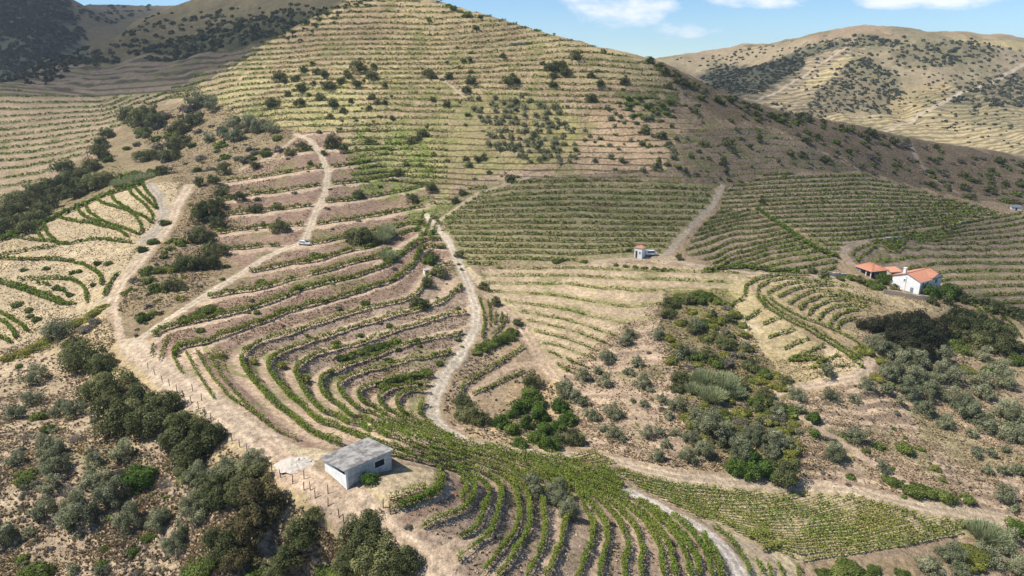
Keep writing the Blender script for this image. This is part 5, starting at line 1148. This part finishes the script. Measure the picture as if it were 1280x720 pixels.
# raised cross gable on the far part of the roof
gy0, gy1 = ly * .52, ly * .98
mb = MB(); mb.prism([(gy0, EV - .1), (gy1, EV - .1), (gy1, EV + .5), ((gy0 + gy1) / 2, EV + 1.35), (gy0, EV + .5)] if sgy > 0 else [(-gy0, EV - .1), (-gy1, EV - .1), (-gy1, EV + .5), (-(gy0 + gy1) / 2, EV + 1.35), (-gy0, EV + .5)], 0, -.03, lx * .4); mb.build('dormer_wall', M_white, hs)
for ya, yb in ((gy0 - .25, (gy0 + gy1) / 2), (gy1 + .25, (gy0 + gy1) / 2)):
    tiled_slope('dormer_roof', (-.3, Ymap(ya), EV + .36), (lx * .42, Ymap(ya), EV + .36), (lx * .42, Ymap(yb), EV + 1.4), (-.3, Ymap(yb), EV + 1.4), M_tile, hs, 8)
for y, z, ww in ((ly * .12, 2.7, .8), (ly * .34, 2.7, .8), (ly * .74, 2.75, 1.3), (ly * .2, .6, .9)):
    window(hs, Ymap(y), z, ww, 1.1, 0, 'x', -1)
window(hs, lx * .56, 3.3, .5, .7, Ymap(0), 'y', -sgy)
dr = MB().box(lx * .2, lx * .2 + 1.0, *sorted((Ymap(-.06), Ymap(-.004))), -.1, 1.9).build('door', M_blue, hs)
MB().cyl((lx * .5, Ymap(-.06)), .05, 2, -1, 4.9, 10).build('downpipe', M_conc, hs)
an = MB(); an.box(lx + .003, lx + 3.4, *sorted((Ymap(.5), Ymap(5))), -1.5, 1.9); an.build('annex', M_white, hs)
MB().box(lx + .003, lx + 3.6, *sorted((Ymap(.3), Ymap(5.2))), 1.9, 2.05).build('annex_roof', M_conc, hs)
window(hs, lx + 1.2, .6, .7, .9, Ymap(.5), 'y', -sgy); window(hs, lx + 2.5, .6, .7, .9, Ymap(.5), 'y', -sgy)
# --- low outbuilding with open porch
Ca, rz, la, lb = frame_from((1088, 347), (1102, 342), (1068, 345))
rz = R(107.5); la = 6.6; lb = 6.6
ob = empty('porch_house', (Ca.x, Ca.y, Ca.z - .2), rz, label='low house with orange hipped roof and open porch left of the white house', cat='house')
s2 = 1.0 if (Matrix.Rotation(rz, 3, 'Z') @ Vector((0, 1, 0))).y > 0 else -1.0
Y = lambda y: y * s2
mb = MB(); mb.box(0, la, *sorted((Y(2.2), Y(lb))), -1.2, 2.6); mb.box(la * .66, la, *sorted((Y(0), Y(2.199))), -1.2, 2.6); mb.build('wall', M_blue, ob)
for x in (.15, la * .33): MB().box(x - .13, x + .13, *sorted((Y(.02), Y(.28))), -1.2, 2.6).build('porch_post', M_white, ob)
MB().box(-.1, la + .1, *sorted((Y(-.1), Y(2.3))), -1.3, .02).build('porch_floor', M_conc, ob)
e = 2.62; k = 4.4; ov = .5
c = [(-ov, Y(-ov), e), (la + ov, Y(-ov), e), (la + ov, Y(lb + ov), e), (-ov, Y(lb + ov), e)]; r0 = (la * .38, Y(lb * .5), k); r1 = (la * .66, Y(lb * .5), k)
tiled_slope('roof', c[0], c[1], r1, r0, M_tile, ob, 10); tiled_slope('roof', c[3], c[2], r1, r0, M_tile, ob, 10)
tiled_slope('roof', c[1], c[2], r1, (r1[0], r1[1] - .001 * s2, r1[2]), M_tile, ob, 10); tiled_slope('roof', c[0], c[3], r0, (r0[0], r0[1] - .001 * s2, r0[2]), M_tile, ob, 10)
window(ob, la * .83, 1.0, 1.0, 1.0, Y(0), 'y', -s2); window(ob, la * .45, .9, 1.1, 1.2, Y(2.2), 'y', -s2)
MB().box(la * .2 - .45, la * .2 + .45, *sorted((Y(2.14), Y(2.196))), .02, 2.05).build('door', M_dark, ob)
# --- small outhouse behind
p = wpt(1119, 346); oh = empty('outhouse', (p.x, p.y, p.z - .3), R(12), label='small outhouse with faded pink tiled roof between the two houses', cat='outhouse')
MB().box(-2, 2, 0, 3, -1, 2.3).build('wall', M_conc, oh)
tiled_slope('roof', (-2.3, -.3, 2.25), (2.3, -.3, 2.25), (2.3, 3.3, 3.1), (-2.3, 3.3, 3.1), M_tileold, oh, 8)
window(oh, 0.6, .9, .8, .9, 0, 'y', -1); MB().box(-1.3, -.5, -.06, -.004, -.2, 1.8).build('door', M_wood, oh)
# --- white tower hut with pyramid roof
p = wpt(799.5, 321); th_ = empty('tower_hut', (p.x, p.y, p.z - .2), R(-34), label='small white tower hut with red pyramid roof beside the track', cat='hut')
S_ = 1.4
MB().box(-S_, S_, -S_, S_, -1, 3.6).build('wall', M_white, th_)
for i in range(4):
    a = [(-S_ - .2, -S_ - .2), (S_ + .2, -S_ - .2), (S_ + .2, S_ + .2), (-S_ - .2, S_ + .2)]; q0 = a[i]; q1 = a[(i + 1) % 4]
    tiled_slope('roof', (*q0, 3.55), (*q1, 3.55), (.02 * (q1[0]), .02 * q1[1], 4.5), (.02 * q0[0], .02 * q0[1], 4.5), M_tileold, th_, 8)
MB().box(-.95, -.3, -S_ - .06, -S_ - .004, .1, 2.5).build('door', M_wood, th_)
window(th_, .6, 1.6, .5, .7, -S_, 'y', -1); window(th_, 0, 1.6, .45, .8, -S_, 'x', -1)
# --- stone pieces
def stone_wall(px0, px1, h, t, label, mat=None, n=None, cat='stone wall'):
    """a rough wall following the ground between two pixels"""
    m = n or 14; q = np.linspace(0, 1, m); W = to_world(px0[0] + (px1[0] - px0[0]) * q, px0[1] + (px1[1] - px0[1]) * q); bm = bmesh.new(); r = random.Random(int(px0[0])); rings = []
    d = Vector(W[-1] - W[0]); sdv = Vector((-d.y, d.x, 0)).normalized()
    for w in W:
        w = Vector(w); a = h * r.uniform(.8, 1.1); rings.append([bm.verts.new(w + sdv * (t * .5 * s) + Vector((0, 0, zz))) for s, zz in ((-1.1, -.7), (1.1, -.7), (.85, a), (-.85, a * r.uniform(.92, 1.05)))])
    for A, B in zip(rings[:-1], rings[1:]):
        for k in range(4): bm.faces.new((A[k], A[(k + 1) % 4], B[(k + 1) % 4], B[k]))
    bm.faces.new(rings[0][::-1]); bm.faces.new(rings[-1]); bmesh.ops.recalc_face_normals(bm, faces=bm.faces)
    me = bpy.data.meshes.new('stone_wall'); bm.to_mesh(me); bm.free(); return tag(link('stone_wall', me, mat or M_stone), label, cat)
stone_wall((1104, 366.5), (1160, 375), 1.5, .7, 'grey stone retaining wall below the white house')
stone_wall((1036, 344.5), (1058, 346), 1.3, .5, 'pale low terrace wall left of the porch house', M_palestone)
stone_wall((1104, 299), (1128, 298.5), .8, .7, 'pale dry stone bank above the orange-roofed porch house', M_palestone)
stone_wall((1198, 280), (1213, 277.5), .9, .7, 'short pale dry stone bank far up the shaded slope', M_palestone)
stone_wall((638, 57), (652, 54), 1.7, .8, 'crumbled pale ruin wall near the top of the big hill', M_palestone)
stone_wall((650, 55.5), (664, 53), 1.4, .8, 'lower crumbled ruin wall adjoining it on the right', M_palestone)
p = wpt(533, 342); ph = empty('pump_house', (p.x, p.y, p.z - .1), R(25), label='tiny whitewashed pump house among bushes on the red terraces', cat='pump house')
MB().box(-.8, .8, -.8, .8, -.8, 1.5).build('wall', M_white, ph); MB().box(-.95, .95, -.95, .95, 1.5, 1.62).build('roof', M_conc, ph); MB().box(-.3, .3, -.85, -.803, -.1, 1.2).build('door', M_wood, ph)
p = wpt(1269, 263); hh = empty('roadside_hut', (p.x, p.y, p.z - .1), R(-20), label='small white hut with blue-grey roof at the far right edge', cat='hut')
MB().box(-2.2, 2.2, -1.5, 1.5, -1, 1.9).build('wall', M_white, hh); MB().slab([(-2.5, -1.8, 1.9), (2.5, -1.8, 1.9), (2.5, 1.8, 2.3), (-2.5, 1.8, 2.3)], (0, 0, 1), .12).build('roof', M_blue, hh); MB().box(-.5, .3, -1.56, -1.503, -.1, 1.6).build('door', M_dark, hh)
p = wpt(1021, 147); fh = empty('farmhouse', (p.x, p.y, p.z - .5), R(8), label='tiny long pale farmhouse on the distant right hill', cat='house')
mb = MB(); mb.box(-11, 11, -3, 3, -2, 3.0); mb.build('wall', M_white, fh); tiled_slope('roof', (-11.4, -3.5, 2.95), (11.4, -3.5, 2.95), (11.4, 0, 4.2), (-11.4, 0, 4.2), M_tileold, fh, 4); tiled_slope('roof', (-11.4, 3.5, 2.95), (11.4, 3.5, 2.95), (11.4, 0, 4.2), (-11.4, 0, 4.2), M_tileold, fh, 4)
for x in (-8, -4, 0, 4, 8): window(fh, x, .8, 1.2, 1.3, -3, 'y', -1)
# --- vehicles
def car(p, rz, name, label, cat, van=False):
    e = empty(name, p, rz, label=label, cat=cat); L, W = (4.4, 1.75)
    if van: prof = [(-2.2, .42), (2.15, .42), (2.2, .75), (2.1, 1.0), (1.45, 1.15), (.95, 1.85), (-2.1, 1.9), (-2.2, 1.75)]
    else: prof = [(-2.2, .40), (2.15, .40), (2.2, .62), (2.05, .82), (1.1, .98), (.45, 1.48), (-1.1, 1.52), (-1.95, 1.02), (-2.2, .92)]
    MB().prism(prof, 1, -W / 2, W / 2).build('body', M_carpaint, e, .07, True)
    for sx in (1.35, -1.35):
        for sy in (-1, 1):
            w = MB().cyl((sx, .34), .35, 1, sy * (W / 2 - .1) - .1, sy * (W / 2 - .1) + .12, 20).build('wheel', M_tyre, e); MB().cyl((sx, .34), .2, 1, sy * (W / 2 + .0) - .03, sy * (W / 2 + .0) + .035, 16).build('rim', M_rim, w)
    zt = 1.78 if van else 1.42; zb = 1.15 if van else 1.02
    for sy in (-1, 1):
        y0, y1 = sorted((sy * (W / 2 + .004), sy * (W / 2 - .03)))
        MB().prism([(-1.6, zb), (.78 if not van else 1.1, zb), (.4 if not van else .82, zt), (-1.05 if not van else -1.6, zt)], 1, y0, y1).build('side_window', M_glass, e)
        MB().box(2.1, 2.23, sy * .55 - .18, sy * .55 + .18, .62, .78).build('headlight', M_lampg, e, .02); MB().box(-2.23, -2.1, sy * .62 - .12, sy * .62 + .12, .7, .95).build('tail_light', M_red, e, .02)
    if van: MB().slab([(1.43, -.72, 1.19), (1.43, .72, 1.19), (.98, .72, 1.82), (.98, -.72, 1.82)], (.8, 0, .6), .02).build('windscreen', M_glass, e)
    else: MB().slab([(1.06, -.7, 1.02), (1.06, .7, 1.02), (.5, .65, 1.46), (.5, -.65, 1.46)], (.6, 0, .8), .025).build('windscreen', M_glass, e); 
    if not van: MB().slab([(-1.88, -.68, 1.08), (-1.88, .68, 1.08), (-1.16, .64, 1.50), (-1.16, -.64, 1.50)], (-.55, 0, .8), .03).build('rear_window', M_glass, e)
    return e
p = wpt(381, 306); car(p + Vector((0, 0, .02)), R(-12), 'parked_car', 'white car parked where two dirt tracks meet', 'car')
p = wpt(814, 319); car(p + Vector((0, 0, .02)), R(8), 'parked_van', 'pale van parked beside the white tower hut', 'van', True)
# --- fence posts along the ridge track
fp = P('185,458 194,466 203,474 212,480 221,486 230,493 239,500 248,508 257,515 264,523 273,531 282,540 290,548 300,556 309,563 319,571 329,579 340,586 351,594 366,602 380,610 394,620 410,630 424,644 241,486 252,498 380,596 388,610 410,614 479,632 488,640 430,652')
me = None
for i, (x, y) in enumerate(fp):
    if me is None:
        bm = bmesh.new(); rg = []
        for z, r_ in ((-.4, .06), (.2, .065), (.9, .058), (1.35, .055), (1.45, .02)): rg.append([bm.verts.new((math.cos(k * math.pi / 4) * r_ + .02 * math.sin(z * 2), math.sin(k * math.pi / 4) * r_, z)) for k in range(8)])
        for A, B in zip(rg[:-1], rg[1:]):
            for k in range(8): bm.faces.new((A[k], A[(k + 1) % 8], B[(k + 1) % 8], B[k]))
        bm.faces.new(rg[-1]); bm.faces.new(rg[0][::-1]); me = bpy.data.meshes.new('fence_post'); bm.to_mesh(me); bm.free()
    o = link('fence_post', me, M_wood, loc=wpt(x, y + 3)); o.rotation_euler = (random.uniform(-.08, .08), random.uniform(-.08, .08), random.random() * 6)
    k = ordinal(i + 1)
    tag(o, 'dark wooden fence post beside the ridge track, %s along it' % k, 'fence post', 'fence posts along the ridge track')
# --- rubble heap by the shed
bm = bmesh.new(); C = wpt(372, 580); nr, na = 9, 30; prev = None; r = random.Random(4)
grid = [[bm.verts.new((math.cos(a * 2 * math.pi / na) * 3.4 * k / nr * r.uniform(.92, 1.08), math.sin(a * 2 * math.pi / na) * 2.2 * k / nr * r.uniform(.92, 1.08), .75 * (1 - (k / nr) ** 2) - .22 + r.uniform(-.08, .1))) for a in range(na)] for k in range(1, nr + 1)]
top = bm.verts.new((0, 0, .6))
for a in range(na): bm.faces.new((top, grid[0][a], grid[0][(a + 1) % na]))
for A, B in zip(grid[:-1], grid[1:]):
    for a in range(na): bm.faces.new((A[a], B[a], B[(a + 1) % na], A[(a + 1) % na]))
me = bpy.data.meshes.new('rubble_heap'); bm.to_mesh(me); bm.free(); tag(link('rubble_heap', me, M_palestone, loc=C), 'low heap of pale rubble between the track and the shed', 'rubble')

# ------------------------------------------------------------------ clouds out of view, added and outlined to shade parts of the hills
M_cloud = bpy.data.materials.new('shade_cloud'); M_cloud.use_nodes = True; nt = M_cloud.node_tree; nt.nodes.clear()
at = N(nt, 'Attribute', attribute_name='dens'); tr = N(nt, 'BsdfTransparent'); df = N(nt, 'BsdfDiffuse'); tl = N(nt, 'BsdfTranslucent'); mx = N(nt, 'MixShader'); mx2 = N(nt, 'MixShader'); oo = N(nt, 'OutputMaterial')
df.inputs[0].default_value = tl.inputs[0].default_value = (.9, .9, .9, 1); mx.inputs[0].default_value = .5
nt.links.new(df.outputs[0], mx.inputs[1]); nt.links.new(tl.outputs[0], mx.inputs[2]); nt.links.new(at.outputs['Fac'], mx2.inputs[0]); nt.links.new(tr.outputs[0], mx2.inputs[1]); nt.links.new(mx.outputs[0], mx2.inputs[2]); nt.links.new(mx2.outputs[0], oo.inputs[0])
def shade_cloud(poly, dist, dens, soft, seed):
    W = world_line(np.vstack([P(poly), P(poly)[:1]])); th = W[:, 0] / W[:, 1]; z = samp(Zg, th, np.log(W[:, 1])); S = np.array(SUN)
    Q3 = np.stack([W[:, 0], W[:, 1], z], 1); zc = Q3[:, 2].mean() + dist * S[2]; k = (zc - Q3[:, 2]) / S[2]; C2 = (Q3 + S * k[:, None])[:, :2]
    lo = C2.min(0) - 60; hi = C2.max(0) + 60; n = 90; gx = np.linspace(lo[0], hi[0], n); gy = np.linspace(lo[1], hi[1], n); X, Yg = np.meshgrid(gx, gy)
    jx_ = (fbm(X / 40, Yg / 40, seed, 4) - .5) * 70; jy_ = (fbm(X / 40, Yg / 40, seed + 5, 4) - .5) * 70
    ins = inpoly(C2, X + jx_, Yg + jy_).astype(float)
    for _ in range(soft): ins[1:-1, 1:-1] = (ins[:-2, 1:-1] + ins[2:, 1:-1] + ins[1:-1, :-2] + ins[1:-1, 2:] + 2 * ins[1:-1, 1:-1]) / 6
    d = np.clip(ins * 1.15 - .05, 0, 1) * (.72 + .5 * (fbm(X / 60, Yg / 60, seed + 9, 4))) * dens
    hgt = np.sqrt(np.clip(ins, 0, 1)) * 26 * (.6 + .8 * fbm(X / 45, Yg / 45, seed + 3, 4)); m = ins > .03
    idx_ = -np.ones((n, n), int); ok = m.copy(); idx_[ok] = np.arange(ok.sum()); nv = ok.sum()
    top = np.stack([X[ok], Yg[ok], zc + hgt[ok]], 1); bot = np.stack([X[ok], Yg[ok], zc - hgt[ok] * .25], 1)
    c4 = ok[:-1, :-1] & ok[:-1, 1:] & ok[1:, 1:] & ok[1:, :-1]; a = np.stack([idx_[:-1, :-1][c4], idx_[:-1, 1:][c4], idx_[1:, 1:][c4], idx_[1:, :-1][c4]], 1)
    o = np.array([X.mean(), Yg.mean(), zc]); me = raw_mesh('shade_cloud', np.concatenate([top, bot]) - o, np.concatenate([a, a[:, ::-1] + nv]), smooth=True)
    att = me.attributes.new('dens', 'FLOAT', 'POINT'); dd = 1 - np.sqrt(1 - np.clip(d[ok], 0, .97)); att.data.foreach_set('value', np.concatenate([dd, dd]).astype(np.float32))
    tag(link('shade_cloud', me, M_cloud, loc=o), kind='structure')
shade_cloud('720,100 770,84 850,75 950,125 1062,150 1137,170 1280,194 1280,335 1190,330 1130,318 1050,312 960,322 900,322 856,312 840,296 780,294 720,306 640,296 570,264 600,230 640,212 720,206 860,200 850,165 800,140 735,128', 620, .46, 5, 3)
shade_cloud('-60,-30 60,-6 200,8 300,10 420,-4 432,6 330,64 215,116 120,121 60,112 -60,114', 900, .62, 5, 8)
shade_cloud('872,82 1010,66 1000,92 950,116 905,118', 900, .5, 4, 12)
shade_cloud('1096,396 1290,384 1290,440 1200,450 1120,440', 500, .45, 4, 15)

# ------------------------------------------------------------------ air: one closed box of thin even haze
HZ = bpy.data.materials.new('haze_air'); HZ.use_nodes = True; nt = HZ.node_tree; nt.nodes.clear(); pv = N(nt, 'VolumePrincipled'); oo = N(nt, 'OutputMaterial'); nt.links.new(pv.outputs[0], oo.inputs['Volume'])
pv.inputs['Color'].default_value = (.80, .88, 1.0, 1); pv.inputs['Density'].default_value = .0001; pv.inputs['Anisotropy'].default_value = .2
zlo = float(Zg.min()) - 1.0; zhi = max(float(Zg.max()), 2.0) + 9.0
tag(MB().box(-7400, 7400, -60, 4500, zlo, zhi).build('haze', HZ), kind='stuff')
print('haze', zlo, zhi)
